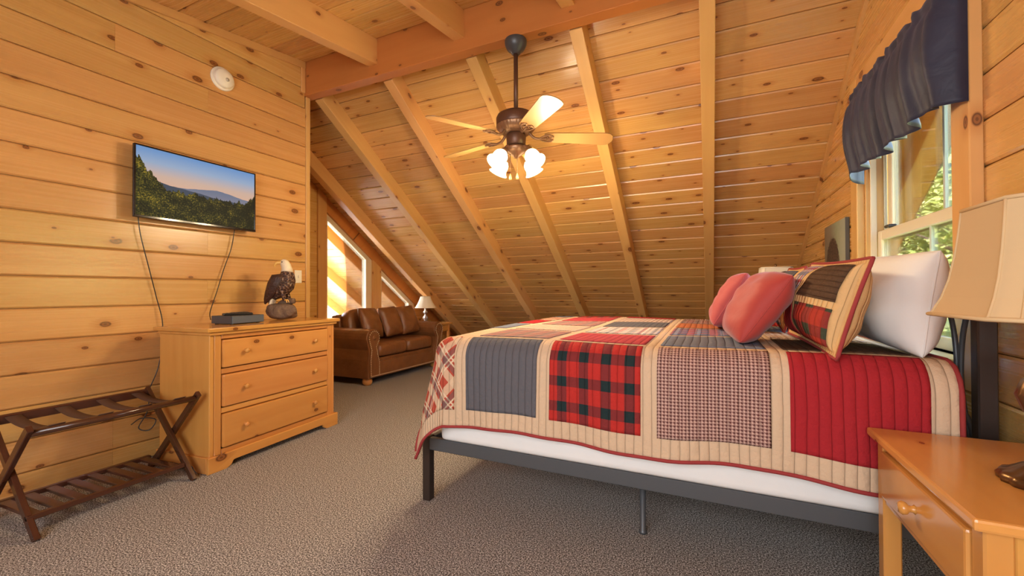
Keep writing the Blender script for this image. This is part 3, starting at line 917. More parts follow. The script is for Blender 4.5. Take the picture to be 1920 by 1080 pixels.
def plaid(base, cols, per=0.13, rot=False):
    def f(t, u, v):
        if rot:
            u, v = t.M('MULTIPLY', t.M('ADD', u, v), 0.7071), t.M('MULTIPLY', t.M('SUBTRACT', u, v), 0.7071)
        c = base
        for k, (col, ph, wd, op) in enumerate(cols):
            c = t.mix(t.M('MULTIPLY', stripe(t, u, per, wd, ph), op), c, col)
            c = t.mix(t.M('MULTIPLY', stripe(t, v, per, wd, ph), op), c, col)
        return c
    return f
TAN = (0.62, 0.45, 0.30)
M['q_tan'] = fabric('quilt_tan', TAN)
M['q_slate'] = fabric('quilt_slate', (0.115, 0.112, 0.125))
M['q_blue'] = fabric('quilt_blue_grey', (0.16, 0.18, 0.24))
M['q_red'] = fabric('quilt_red', (0.36, 0.020, 0.026))
M['q_rose'] = fabric('quilt_rose_red', (0.46, 0.055, 0.070))
M['q_brown'] = fabric('quilt_brown', (0.075, 0.040, 0.022))
M['q_buff'] = fabric('quilt_buffalo', buffalo((0.46, 0.030, 0.024), (0.20, 0.028, 0.028), (0.016, 0.030, 0.032)))
M['q_hound'] = fabric('quilt_houndstooth', hound((0.56, 0.37, 0.31), (0.11, 0.038, 0.036), 0.0128))
M['q_hound2'] = fabric('quilt_houndstooth_tan', hound((0.66, 0.50, 0.40), (0.40, 0.26, 0.19), 0.03))
M['q_plaid'] = fabric('quilt_red_plaid', plaid((0.44, 0.075, 0.045), [((0.66, 0.50, 0.33), 0.0, 0.26, 0.75), ((0.70, 0.55, 0.38), 0.40, 0.05, 0.9), ((0.70, 0.55, 0.38), 0.52, 0.05, 0.9), ((0.10, 0.10, 0.10), 0.68, 0.16, 0.5)], 0.15, True))
M['q_plaid2'] = fabric('quilt_dull_plaid', plaid((0.38, 0.16, 0.14), [((0.20, 0.17, 0.16), 0.0, 0.4, 0.6), ((0.5, 0.3, 0.26), 0.6, 0.1, 0.6)], 0.10))
M['q_plaid3'] = fabric('quilt_light_plaid', plaid((0.66, 0.60, 0.54), [((0.42, 0.08, 0.08), 0.0, 0.3, 0.55), ((0.22, 0.22, 0.24), 0.45, 0.2, 0.55), ((0.8, 0.76, 0.7), 0.8, 0.08, 0.8)], 0.12))
M['q_plaid4'] = fabric('quilt_blue_plaid', plaid((0.12, 0.13, 0.19), [((0.46, 0.10, 0.10), 0.0, 0.35, 0.6), ((0.30, 0.34, 0.42), 0.55, 0.14, 0.6)], 0.11))
M['q_orange'] = fabric('quilt_rust', (0.45, 0.15, 0.07))
M['binding'] = plain('red_binding', (0.30, 0.030, 0.030), 0.8)

ZT = 0.872
QX0, QX1, QY0, QY1 = -1.195, 0.70, 1.855, 3.79
def prof(e, r):
    if e <= 0: return 0.0, 0.0
    arc = math.pi / 2 * r
    if e < arc:
        return r * math.sin(e / r), r * (1 - math.cos(e / r))
    return r + 0.03 * (e - arc), r + (e - arc)
def Q(u, v, off=0.0):
    x0 = QX0 - 0.045 * (min(max(v, QY0), QY1) - QY0)
    ex, ey, ef = max(x0 - u, 0), max(QY0 - v, 0), max(v - QY1, 0)
    if ef > 0: sy, e2 = 1, ef
    else: sy, e2 = -1, ey
    rho = math.hypot(ex, e2)
    ca, sa = (ex / rho, e2 / rho) if rho > 1e-9 else (0.0, 0.0)
    h, d = prof(rho, 0.095)
    h += max(0.0, d - 0.10) * (0.04 * ca + 0.30 * ca * sa)
    k = min(d / 0.4, 1)
    rip = (0.010 * math.sin(u * 11.0 + 0.6) + 0.006 * math.sin(u * 23 + 1.0)) * k * sa
    ripx = 0.012 * math.sin(v * 9.0 + 0.5) * k * ca
    x = max(u, x0) - h * ca - ripx
    y = min(max(v, QY0), QY1) + sy * h * sa + rip
    z = ZT - d + 0.004 * math.sin(u * 5 + v * 3) * (1 if d < 0.02 else 0.3)
    z += (0.012 * math.sin(u * 6.5 + 0.4) - 0.030 * max(0.0, (u - 0.2))) * k * sa
    return Vector((x, y, z))
quilt = thing('quilt', (0, 0, 0), 0, 'patchwork quilt of plaid and solid squares draped over the bed', 'quilt')
U0, U1, V0, V1 = QX0 - 0.47, QX1, QY0 - 0.475, QY1 + 0.40
surf('quilt_cloth', lambda s, t_: Q(U0 + (U1 - U0) * s, V0 + (V1 - V0) * t_), 150, 170, 'q_tan', quilt, 0.010, uvf=lambda s, t_: (U0 + (U1 - U0) * s, V0 + (V1 - V0) * t_))
def qn(u, v, e=0.004):
    n = (Q(u + e, v) - Q(u - e, v)).cross(Q(u, v + e) - Q(u, v - e))
    return n.normalized() if n.length > 1e-9 else Vector((0, 0, 1))
def patch(u0, u1, v0, v1, mat):
    surf('patch', lambda s, t_: Q(u0 + (u1 - u0) * s, v0 + (v1 - v0) * t_) + 0.0035 * qn(u0 + (u1 - u0) * s, v0 + (v1 - v0) * t_), 26, 26, mat, quilt, 0.002,
         uvf=lambda s, t_: (u0 + (u1 - u0) * s, v0 + (v1 - v0) * t_))
cols = [(-1.515, -1.135), (-1.072, -0.700), (-0.640, -0.253), (-0.190, 0.196), (0.254, 0.628)]
rows_ = [(1.462, 1.842), (1.905, 2.285), (2.350, 2.730), (2.790, 3.170), (3.235, 3.615), (3.68, 4.02)]
pats = [['q_plaid', 'q_slate', 'q_buff', 'q_hound', 'q_red'],
        ['q_tan', 'q_plaid2', 'q_rose', 'q_blue', 'q_brown'],
        ['q_blue', 'q_hound2', 'q_plaid3', 'q_plaid4', 'q_hound2'],
        ['q_red', 'q_plaid2', 'q_slate', 'q_orange', 'q_blue'],
        ['q_plaid', 'q_rose', 'q_hound2', 'q_plaid2', 'q_red'],
        ['q_slate', 'q_buff', 'q_red', 'q_hound', 'q_plaid']]
for ri, (v0, v1) in enumerate(rows_):
    for ci, (u0, u1) in enumerate(cols):
        if pats[ri][ci] != 'q_tan':
            patch(u0, u1, v0, v1, pats[ri][ci])
edge = [Q(U0 + (U1 - U0) * k / 120, V0) for k in range(121)] + [Q(U1, V0 + (V1 - V0) * k / 60) for k in range(1, 61)] + [Q(U1 - (U1 - U0) * k / 60, V1) for k in range(1, 61)] + [Q(U0, V1 - (V1 - V0) * k / 60) for k in range(1, 60)]
tube('binding', edge, 0.0075, 'binding', quilt, 6)

# ------------------------------------------------------------------ pillows
def pil(s, t_, side, w_, h_, th, fl, sd, pinch=0.05):
    S_, T_ = s * (1 + fl), t_ * (1 + fl)
    cs, ct = max(-1, min(1, S_)), max(-1, min(1, T_))
    x = w_ / 2 * S_ * (1 - pinch * (1 - ct * ct) * S_ * S_)
    y = h_ / 2 * T_ * (1 - pinch * (1 - cs * cs) * T_ * T_)
    if fl <= 0:
        rc = 1 - (0.055 if w_ < 0.5 else 0.03) * (cs * ct) ** 4
        x *= rc; y *= rc
    k = max(0.0, (1 - abs(cs) ** 2.6)) ** 0.52 * max(0.0, (1 - abs(ct) ** 2.6)) ** 0.52
    z = side * (0.003 + th / 2 * k)
    z += side * k * (0.006 * math.sin(5 * s + 3 * t_ + sd) + 0.003 * math.sin(11 * t_ - 4 * s + 2 * sd))
    return Vector((x, y, z))
def gp(i, n, fl):                             # grid lines crowd towards the seam, so the edge reads round
    p = -1 + 2 * i / n
    if fl <= 0: return math.sin(p * math.pi / 2)
    e = 0.88
    if abs(p) > e: return math.copysign(1 / (1 + fl) + (1 - 1 / (1 + fl)) * (abs(p) - e) / (1 - e), p)
    return math.sin(p / e * math.pi / 2) / (1 + fl)
def pillow_mesh(nm, a, mats, parent, n=36):
    o = None
    vs, fs, uvs = [], [], []
    W = n + 1
    for side in (1, -1):
        for i in range(W):
            for j in range(W):
                s, t_ = gp(i, n, a[3]), gp(j, n, a[3])
                vs.append(pil(s, t_, side, *a)); uvs.append((s * a[0] / 2, t_ * a[1] / 2))
    for d in (0, W * W):
        for i in range(n):
            for j in range(n):
                q = (d + i * W + j, d + (i + 1) * W + j, d + (i + 1) * W + j + 1, d + i * W + j + 1)
                fs.append(q if d == 0 else q[::-1])
    rim = [(i, 0) for i in range(n)] + [(n, j) for j in range(n)] + [(i, n) for i in range(n, 0, -1)] + [(0, j) for j in range(n, 0, -1)]
    idx = [i * W + j for i, j in rim]
    for k in range(len(idx)):
        p, q = idx[k], idx[(k + 1) % len(idx)]
        fs.append((q, p, W * W + p, W * W + q))
    return link(nm, vs, fs, mats, parent, True, uvs)
def place(o, ctr, lean, yaw=0.0, rollz=0.0):
    Wd, Ud = Vector((0, -1, 0)), Vector((math.sin(R(lean)), 0, math.cos(R(lean))))
    Nn = Wd.cross(Ud)
    m = Matrix((Wd, Ud, Nn)).transposed() @ Matrix.Rotation(R(rollz), 3, 'Z')
    m = Matrix.Rotation(R(yaw), 3, 'Z') @ m
    o.matrix_world = Matrix.Translation(ctr) @ m.to_4x4()
def satin(nm, col):
    t = NT(nm)
    o_ = t.obj()
    t.set(Base_Color=col, Roughness=0.62, Specular_IOR_Level=0.3, Sheen_Weight=0.25)
    t.bump(t.M('ADD', t.noise(o_, 7.0, 3, 0.5, 0.8), t.M('MULTIPLY', t.noise(o_, 500, 1), 0.02)), 0.22, 0.02)
    return t.m
M['red_cloth'] = satin('red_cloth', (0.40, 0.046, 0.036))
M['rose_cloth'] = satin('rose_cloth', (0.44, 0.072, 0.072))
def simple_pillow(nm, a, mat, ctr, lean, yaw, roll, lab, cat, grp):
    e = thing(nm, (0, 0, 0), 0, lab, cat, grp)
    pillow_mesh('pillow_body', a, mat, e)
    n = 72
    pts = []
    for k in range(n):
        q = k / n * 4
        i, f_ = int(q), q - int(q)
        s, t_ = [(-1 + 2 * f_, -1), (1, -1 + 2 * f_), (1 - 2 * f_, 1), (-1, 1 - 2 * f_)][i]
        pts.append(pil(s, t_, 0, *a))
    pts.append(pts[0])
    tube('seam', pts, 0.0028, mat, e, 6)
    place(e, ctr, lean, yaw, roll)
simple_pillow('pillow', (0.74, 0.365, 0.22, 0.0, 0.4, 0.04), 'cotton', (0.655, 2.215, 1.066), 7, 2, -2, 'plain white pillow beside the lamp nearest the camera', 'pillow', 'white sleeping pillows')
simple_pillow('pillow', (0.74, 0.365, 0.22, 0.0, 1.7, 0.04), 'cotton', (0.655, 3.13, 1.066), 7, -2, -2, 'plain white pillow at the far side, behind the far sham', 'pillow', 'white sleeping pillows')
simple_pillow('throw_pillow', (0.36, 0.345, 0.17, 0.0, 2.6, 0.02), 'red_cloth', (0.186, 2.16, 1.034), 34, 10, -4, 'red throw pillow leaning on the nearer quilted sham', 'throw pillow', 'small red throw pillows')
simple_pillow('throw_pillow', (0.36, 0.345, 0.16, 0.0, 4.1, 0.02), 'rose_cloth', (0.116, 2.80, 1.042), 30, -6, 5, 'rose red throw pillow further back on the bed', 'throw pillow', 'small red throw pillows')
M['s_tan'] = fabric('sham_tan', (0.66, 0.42, 0.19), line=0.02)
M['s_brown'] = fabric('sham_brown', (0.090, 0.048, 0.026), line=0.024, along='v', crinkle=1.5)
M['s_buff'] = fabric('sham_buffalo', buffalo((0.38, 0.040, 0.024), (0.25, 0.035, 0.026), (0.055, 0.060, 0.035)), line=0.024)
M['s_strp'] = fabric('sham_stripe', plaid((0.55, 0.46, 0.42), [((0.40, 0.05, 0.06), 0.0, 0.2, 0.8), ((0.14, 0.16, 0.24), 0.5, 0.3, 0.75)], 0.07), line=0.024)
M['s_grey'] = fabric('sham_grey', (0.13, 0.125, 0.13), line=0.024)
def sham(ctr, lean, yaw, roll, lab, mats, sd):
    a = (0.66, 0.318, 0.20, 0.11, sd, 0.03)
    e = thing('pillow_sham', (0, 0, 0), 0, lab, 'pillow sham', 'quilted pillow shams')
    pillow_mesh('sham_cover', a, 's_tan', e, 40)
    def rect(s0, s1, t0, t1, mat):
        def f(p, q):
            s, t_ = s0 + (s1 - s0) * p, t0 + (t1 - t0) * q
            d = 0.004
            n = (pil(s + d, t_, 1, *a) - pil(s - d, t_, 1, *a)).cross(pil(s, t_ + d, 1, *a) - pil(s, t_ - d, 1, *a)).normalized()
            return pil(s, t_, 1, *a) + n * 0.003
        surf('patch', f, 14, 14, mat, e, 0.002, uvf=lambda p, q: ((s0 + (s1 - s0) * p) * 0.33, (t0 + (t1 - t0) * q) * 0.2))
    rect(0.20, 0.84, 0.05, 0.84, mats[0]); rect(0.20, 0.84, -0.84, -0.10, mats[1])
    rect(-0.46, 0.06, 0.05, 0.84, mats[2]); rect(-0.46, 0.06, -0.84, -0.10, mats[3])
    rect(-0.84, -0.60, 0.05, 0.84, mats[1]); rect(-0.84, -0.60, -0.84, -0.10, mats[0])
    pts = []
    n = 96
    for k in range(n):
        q = k / n * 4
        i, f_ = int(q), q - int(q)
        s, t_ = [(-1 + 2 * f_, -1), (1, -1 + 2 * f_), (1 - 2 * f_, 1), (-1, 1 - 2 * f_)][i]
        pts.append(pil(s, t_, 0, *a))
    tube('binding', pts + [pts[0]], 0.0065, 'binding', e, 6)
    place(e, ctr, lean, yaw, roll)
sham((0.420, 2.115, 1.050), 16, 3, -2, 'quilted sham with a brown square and red check, nearest the camera', ('s_brown', 's_buff', 's_strp', 'q_red'), 0.9)
sham((0.420, 2.98, 1.066), 16, -2, -2, 'quilted sham with grey and striped squares on the far side', ('s_grey', 's_strp', 's_brown', 's_buff'), 2.2)

# ------------------------------------------------------------------ nightstands
def nightstand(loc, lab):
    e = thing('nightstand', loc, 0, lab, 'nightstand', 'honey pine nightstands')
    D_, W_, H_ = 0.385, 0.59, 0.66          # x depth, y width; front faces -x
    box('top', (-0.012, -0.012, H_ - 0.024), (D_, W_ + 0.012, H_), 'furn_y', e, 0.006, 2)
    for x in (0.01, D_ - 0.05):
        for y in (0.008, W_ - 0.053):
            box('leg', (x, y, 0), (x + 0.045, y + 0.045, H_ - 0.0245), 'furn_z', e, 0.004)
    box('front_rail', (0.014, 0.0535, H_ - 0.048), (0.036, W_ - 0.0535, H_ - 0.025), 'furn_y', e)
    box('front_rail', (0.014, 0.0535, H_ - 0.215), (0.036, W_ - 0.0535, H_ - 0.195), 'furn_y', e)
    box('side_apron', (0.0555, 0.014, H_ - 0.215), (D_ - 0.0505, 0.034, H_ - 0.025), 'furn_x', e)
    box('side_apron', (0.0555, W_ - 0.034, H_ - 0.215), (D_ - 0.0505, W_ - 0.014, H_ - 0.025), 'furn_x', e)
    box('back_apron', (D_ - 0.03, 0.0535, H_ - 0.215), (D_ - 0.012, W_ - 0.0535, H_ - 0.025), 'furn_y', e)
    d = box('drawer', (0.003, 0.058, H_ - 0.192), (0.30, W_ - 0.058, H_ - 0.051), 'furn_y', e, 0.007, 2)
    lathe('knob', [(0.0, 0.034), (0.013, 0.032), (0.017, 0.025), (0.015, 0.017), (0.008, 0.011), (0.008, 0.004), (0.012, 0.0), (0.0, 0.0)], 'furn_x', d, loc=(0.003, W_ / 2, H_ - 0.122), seg=18, rot=(0, R(-90), 0))
    return e
nightstand((0.470, 1.128, 0), 'honey pine nightstand with one drawer nearest the camera')
nightstand((0.470, 3.98, 0), 'honey pine nightstand on the far side of the bed')

# table lamps with cut-corner bell shades
t = NT('bronze_lamp')
t.set(Base_Color=t.mix(t.noise(t.obj(), 40, 3), (0.085, 0.045, 0.02), (0.26, 0.15, 0.065)), Metallic=0.85, Roughness=0.32)
M['lamp_bronze'] = t.m
M['shade'] = plain('linen_shade', (0.58, 0.41, 0.22), 0.9, bump=(700, 0.2, 0.001))
M['shade_white'] = plain('white_shade', (0.82, 0.74, 0.58), 0.9, bump=(700, 0.2, 0.001))
def bedside_lamp(loc, lab, mat):
    e = thing('table_lamp', loc, 0, lab, 'table lamp', 'bronze bedside lamps')
    lathe('base', [(0.0, 0.0), (0.086, 0.0), (0.088, 0.012), (0.082, 0.020), (0.070, 0.024), (0.050, 0.040), (0.028, 0.052), (0.0, 0.054)], 'lamp_bronze', e, seg=64, flute=16, fdepth=0.03)
    lathe('stem', [(0.022, 0.05), (0.016, 0.08), (0.013, 0.12), (0.020, 0.135), (0.045, 0.16), (0.058, 0.20), (0.046, 0.235), (0.020, 0.255), (0.026, 0.265), (0.014, 0.28), (0.012, 0.34), (0.022, 0.352), (0.010, 0.37), (0.010, 0.42), (0.0, 0.42)], 'lamp_bronze', e, seg=48, flute=12, fdepth=0.04)
    zb, zt = 0.378, 0.640
    prof_ = [(0.166, zb), (0.159, zb + 0.006), (0.144, zb + 0.045), (0.133, zb + 0.09), (0.124, zb + 0.15), (0.118, zb + 0.21), (0.114, zt)]
    def ring(h_, z):
        c_ = h_ * 0.22
        return [Vector(p) for p in ((h_, -h_ + c_, z), (h_, h_ - c_, z), (h_ - c_, h_, z), (-h_ + c_, h_, z), (-h_, h_ - c_, z), (-h_, -h_ + c_, z), (-h_ + c_, -h_, z), (h_ - c_, -h_, z))]
    rs = [ring(h_, z) for h_, z in prof_]
    inner = [ring(h_ - 0.004, z) for h_, z in reversed(prof_)]
    sh_ = loft('lamp_shade', rs + inner + [rs[0]], mat, e, cap=False, smooth=False)
    for h_, z in ((0.166, zb), (0.114, zt)):
        tube('trim', ring(h_, z) + [ring(h_, z)[0]], 0.005, mat, sh_, 6)
    for k in range(8):
        tube('trim', [r_[k] * 1.0 for r_ in rs], 0.003, mat, sh_, 6)
    bm = bmesh.new()
    for a in range(3):
        sweep(bm, [(0, 0, zt - 0.02), (0.114 * math.cos(a * 2.094 + 0.0), 0.114 * math.sin(a * 2.094), zt - 0.02)], 0.002, 6)
    sweep(bm, [(0, 0, 0.42), (0, 0, zt + 0.01)], 0.003, 6)
    from_bm('harp', bm, 'lamp_bronze', e)
    lathe('finial', [(0.008, zt + 0.01), (0.012, zt + 0.022), (0.005, zt + 0.034), (0.0, zt + 0.036)], 'lamp_bronze', e, seg=14)
    lathe('bulb', [(0.0, 0.42), (0.013, 0.42), (0.014, 0.445), (0.028, 0.49), (0.024, 0.515), (0.0, 0.525)], 'white', e, seg=16)
    return e
bedside_lamp((0.695, 1.365, 0.6605), 'bronze table lamp with tan shade on the nearest nightstand', 'shade')
bedside_lamp((0.520, 4.28, 0.6605), 'bedside lamp with pale shade beyond the pillows', 'shade_white')

# ------------------------------------------------------------------ ceiling fan
FX, FY, FZ = -1.263, 2.783, 2.929
DZ = -0.055
fan = thing('ceiling_fan', (FX, FY, FZ), 0, 'bronze five-blade ceiling fan with four lit glass shades', 'ceiling fan')
lathe('canopy', [(0.0, 0.0), (0.078, 0.0), (0.080, -0.008), (0.078, -0.035), (0.062, -0.068), (0.036, -0.085), (0.030, -0.100), (0.0, -0.102)], 'charcoal', fan, seg=32)
lathe('downrod', [(0.0, -0.09), (0.016, -0.09), (0.016, -0.535), (0.0, -0.535)], 'bronze', fan, seg=16)
mo = lathe('motor_housing', [(0.0, -0.520), (0.045, -0.523), (0.105, -0.535), (0.134, -0.552), (0.144, -0.572), (0.144, -0.612), (0.140, -0.628), (0.126, -0.640), (0.0, -0.640)], 'bronze', fan, seg=40)
lathe('vent_ring', [(0.142, -0.628), (0.142, -0.638), (0.118, -0.668), (0.088, -0.684), (0.0, -0.684)], 'antique', mo, seg=96, flute=32, fdepth=0.018)
lathe('switch_housing', [(0.0, -0.680), (0.066, -0.684), (0.072, -0.706), (0.068, -0.766), (0.058, -0.774), (0.0, -0.774)], 'bronze', fan, seg=32)
lathe('light_fitter', [(0.0, -0.770), (0.050, -0.772), (0.078, -0.784), (0.080, -0.796), (0.062, -0.820), (0.036, -0.839), (0.022, -0.844), (0.018, -0.856), (0.0, -0.860)], 'antique', fan, seg=32)
M['blade'] = pine('blade_maple', 0, (0.42, 0.235, 0.085), (0.36, 0.19, 0.062), 0.40, 0.5, 0.0, 0.05)
bz_ = -0.715
for k in range(5):
    a = R(25 + 72 * k)
    br = thing('blade_arm'); br.parent = fan
    br.location = (0, 0, bz_); br.rotation_euler = (0, 0, a)
    bl_pts = []
    tilt = R(-13)
    W0, W1, L0, L1 = 0.056, 0.072, 0.205, 0.70
    out = [(L0, -W0 * 0.75), (L0 + 0.02, -W0), (L1 - 0.055, -W1), (L1 - 0.030, -W1 * 0.92), (L1 - 0.012, -W1 * 0.66), (L1 - 0.002, -W1 * 0.3), (L1, 0)]
    out = out + [(x, -y) for x, y in out[-2::-1]]
    vs = []
    for zz in (0.0, 0.007):
        for x, y in out:
            vs.append((x, y * math.cos(tilt) - zz * math.sin(tilt), y * math.sin(tilt) + zz * math.cos(tilt) + 0.004 - 0.03 * (x - L0)))
    n = len(out)
    fs = [tuple(range(n))[::-1], tuple(range(n, 2 * n))] + [(i, (i + 1) % n, n + (i + 1) % n, n + i) for i in range(n)]
    link('blade', vs, fs, 'blade', br)
    bm = bmesh.new()
    sweep(bm, curve_pts([(0.085, 0, 0.052), (0.13, 0, 0.004), (0.18, 0, -0.004), (0.225, 0, -0.002)], 10), 0.011, 8, 0.007)
    for s in (-1, 1):
        sweep(bm, curve_pts([(0.165, 0, -0.004), (0.20, s * 0.030, -0.003 + s * 0.030 * math.sin(tilt)), (0.245, s * 0.040, -0.002 + s * 0.040 * math.sin(tilt)), (0.268, s * 0.018, -0.002 + s * 0.018 * math.sin(tilt)), (0.240, s * 0.010, -0.002), (0.225, s * 0.022, -0.002 + s * 0.022 * math.sin(tilt))], 20), 0.005, 6)
    from_bm('blade_iron', bm, 'antique', br, True)
t = NT('lit_frosted_glass')
t.set(Base_Color=(0.9, 0.86, 0.78), Roughness=0.4, Emission_Color=(1.0, 0.80, 0.50), Emission_Strength=3.2)
M['lit_glass'] = t.m
toward = math.degrees(math.atan2(-FY, -FX))
for k in range(4):
    a = R(toward + 45 + 90 * k)
    d = Vector((math.cos(a), math.sin(a), 0))
    lk = thing('light_arm'); lk.parent = fan
    bm = bmesh.new()
    sweep(bm, curve_pts([d * 0.05 + Vector((0, 0, -0.745 + DZ)), d * 0.085 + Vector((0, 0, -0.735 + DZ)), d * 0.108 + Vector((0, 0, -0.755 + DZ)), d * 0.118 + Vector((0, 0, -0.778 + DZ))], 12), 0.009, 8)
    from_bm('arm_tube', bm, 'antique', lk, True)
    axis = (d * 0.62 + Vector((0, 0, -0.78))).normalized()
    q = axis.to_track_quat('Z', 'Y').to_euler()
    b0 = d * 0.112 + Vector((0, 0, -0.770 + DZ))
    lathe('socket', [(0.0, 0.0), (0.022, 0.0), (0.027, 0.012), (0.027, 0.030), (0.0, 0.030)], 'antique', lk, loc=b0, rot=q, seg=20)
    lathe('glass_shade', [(0.024, 0.024), (0.036, 0.034), (0.050, 0.055), (0.054, 0.078), (0.052, 0.100), (0.062, 0.124), (0.072, 0.134), (0.069, 0.134), (0.058, 0.124), (0.048, 0.100), (0.050, 0.078), (0.046, 0.057), (0.033, 0.037), (0.021, 0.026)], 'lit_glass', lk, loc=b0, rot=q, seg=28)
    l = bpy.data.lights.new('bulb', 'POINT')
    l.energy = FAN_W; l.color = (1.0, 0.76, 0.46); l.shadow_soft_size = 0.05
    lo = bpy.data.objects.new('bulb', l); COL.objects.link(lo); lo.parent = lk
    lo.location = b0 + axis * 0.165
for (x, y), ln in (((-0.035, -0.025), 0.19), ((0.03, -0.05), 0.20)):
    pc = tube('pull_chain', [(x, y, -0.73 + DZ), (x, y, -0.73 + DZ - ln)], 0.0022, 'antique', fan, 6)
    lathe('pull', [(0.003, 0.0), (0.007, -0.014), (0.010, -0.030), (0.009, -0.042), (0.0, -0.044)], 'blade', pc, loc=(x, y, -0.73 + DZ - ln), seg=12)

# ------------------------------------------------------------------ loveseat
sf = thing('loveseat', (-3.60, 3.73, 0), 0, 'brown leather loveseat with rolled arms and nailhead trim', 'sofa')
SL, SD_ = 1.55, 0.83
box('base', (-SD_ + 0.03, 0.17, 0.085), (-0.035, SL - 0.17, 0.305), 'leather', sf, 0.02, 3, smooth=False)
box('front_rail', (-0.034, 0.225, 0.085), (-0.012, SL - 0.225, 0.270), 'leather', sf, 0.012, 3)
def armprof(cx, cy, rr, ins=0.0):
    pts = [(0.035 + ins, 0.085 + ins), (0.030 + ins, 0.30), (0.045 + ins, 0.42)]
    for k in range(13):
        a = R(205 - 230 * k / 12)
        pts.append((cx + (rr - ins) * math.cos(a), cy + (rr - ins) * math.sin(a)))
    pts += [(0.175 - ins, 0.455), (0.195 - ins, 0.36), (0.222 - ins, 0.27), (0.224 - ins, 0.085 + ins)]
    return pts
for s in (0, 1):
    mir = (lambda p: p) if s == 0 else (lambda p: (SL - p[0], p[1]))
    nm = [mir(p) for p in armprof(0.112, 0.560, 0.108)]
    ar = prism('arm', nm, 0, -SD_ + 0.02, -0.008, 'leather', sf, 0.012, 3)
    pn = [mir(p) for p in armprof(0.112, 0.560, 0.108, 0.016)]
    prism('arm_front_panel', pn, 0, -0.008, 0.008, 'leather', ar, 0.005, 2)
    loop = [Vector((0.009, *mir(p))) for p in armprof(0.112, 0.560, 0.108, 0.026)]
    loop.append(loop[0])
    bm = bmesh.new()
    for a, b in zip(loop, loop[1:]):
        m_ = max(1, int((b - a).length / 0.019))
        for q in range(m_):
            c_ = a.lerp(b, q / m_)
            mt_ = Matrix.Translation(c_) @ Matrix.Diagonal((0.5, 1, 1, 1))
            bmesh.ops.create_uvsphere(bm, u_segments=8, v_segments=5, radius=0.0080, matrix=mt_)
    tag(from_bm('nailhead_trim', bm, 'nail', ar, True), kind='stuff')
    lathe('rosette', [(0.0, 0.012), (0.020, 0.010), (0.026, 0.004), (0.026, 0.0)], 'leather', ar, loc=(0.008, mir((0.112, 0))[0], 0.56), rot=(0, R(90), 0), seg=24, flute=8, fdepth=0.12)
bm = bmesh.new()
yy = 0.23
while yy < SL - 0.225:
    bmesh.ops.create_uvsphere(bm, u_segments=8, v_segments=5, radius=0.0080, matrix=Matrix.Translation((-0.011, yy, 0.106)) @ Matrix.Diagonal((0.5, 1, 1, 1)))
    yy += 0.0195
tag(from_bm('nailhead_trim', bm, 'nail', sf, True), kind='stuff')
for k in range(2):
    superell('seat_cushion', (0.64, 0.558, 0.185), 'leather', sf, 0.42, 0.22, 40, 16, loc=(-0.335, 0.497 + k * 0.557, 0.393))
bk = prism('back', [(-SD_ + 0.01, 0.085), (-SD_ + 0.0, 0.70), (-SD_ + 0.035, 0.80), (-SD_ + 0.11, 0.815), (-SD_ + 0.175, 0.76), (-SD_ + 0.22, 0.30), (-SD_ + 0.22, 0.085)], 1, 0.20, SL - 0.20, 'leather', sf, 0.03, 3, smooth=False)
for k in range(2):
    superell('back_cushion', (0.20, 0.560, 0.46), 'leather', sf, 0.5, 0.45, 36, 18, loc=(-SD_ + 0.255, 0.497 + k * 0.557, 0.655), rot=(0, R(-12), 0))
for x, y in ((-0.09, 0.10), (-0.09, SL - 0.10), (-SD_ + 0.09, 0.10), (-SD_ + 0.09, SL - 0.10)):
    lathe('foot', [(0.0, 0.0), (0.040, 0.0), (0.056, 0.022), (0.058, 0.050), (0.050, 0.085), (0.0, 0.085)], 'furn_z', sf, loc=(x, y, 0), seg=24)
def leather_pillow(ctr, lean, yaw, roll, lab, sd):
    simple_pillow('leather_pillow', (0.36, 0.41, 0.16, 0.0, sd, 0.05), 'leather', ctr, lean, yaw, roll, lab, 'throw pillow', 'leather pillows on the loveseat')
# these face +x: lean the other way
def lp(ctr, lean, yaw, roll, lab, sd):
    leather_pillow(ctr, -lean, yaw, roll, lab, sd)
lp((-3.935, 4.145, 0.712), 20, 8, 2, 'brown leather pillow against the nearer arm of the loveseat', 0.3)
lp((-3.925, 4.51, 0.712), 20, 2, -3, 'brown leather pillow in the middle of the loveseat', 1.9)
lp((-3.935, 4.872, 0.712), 20, -5, -4, 'brown leather pillow against the far arm of the loveseat', 3.0)

# end table and its lamp
et = thing('end_table', (-4.22, 5.30, 0), 0, 'small pine end table at the far end of the loveseat', 'end table')
EW, ED, EH = 0.42, 0.50, 0.62
box('top', (0, 0, EH - 0.022), (ED, EW, EH), 'furn_x', et, 0.006, 2)
for x in (0.03, ED - 0.07):
    for y in (0.03, EW - 0.07):
        box('leg', (x, y, 0), (x + 0.04, y + 0.04, EH - 0.0225), 'furn_z', et)
for lo, hi in (((0.07, 0.035, EH - 0.13), (ED - 0.07, 0.055, EH - 0.023)), ((0.07, EW - 0.055, EH - 0.13), (ED - 0.07, EW - 0.035, EH - 0.023)), ((0.035, 0.07, EH - 0.13), (0.055, EW - 0.07, EH - 0.023)), ((ED - 0.055, 0.07, EH - 0.13), (ED - 0.035, EW - 0.07, EH - 0.023))):
    box('apron', lo, hi, 'furn_x', et)
box('shelf', (0.045, 0.045, 0.16), (ED - 0.045, EW - 0.045, 0.178), 'furn_x', et)
M['silver'] = plain('tarnished_silver', (0.42, 0.36, 0.33), 0.28, 0.85, var=0.5)
l2 = thing('table_lamp', (-4.035, 5.43, 0.6205), 0, 'small silver table lamp with bell shade behind the loveseat', 'table lamp')
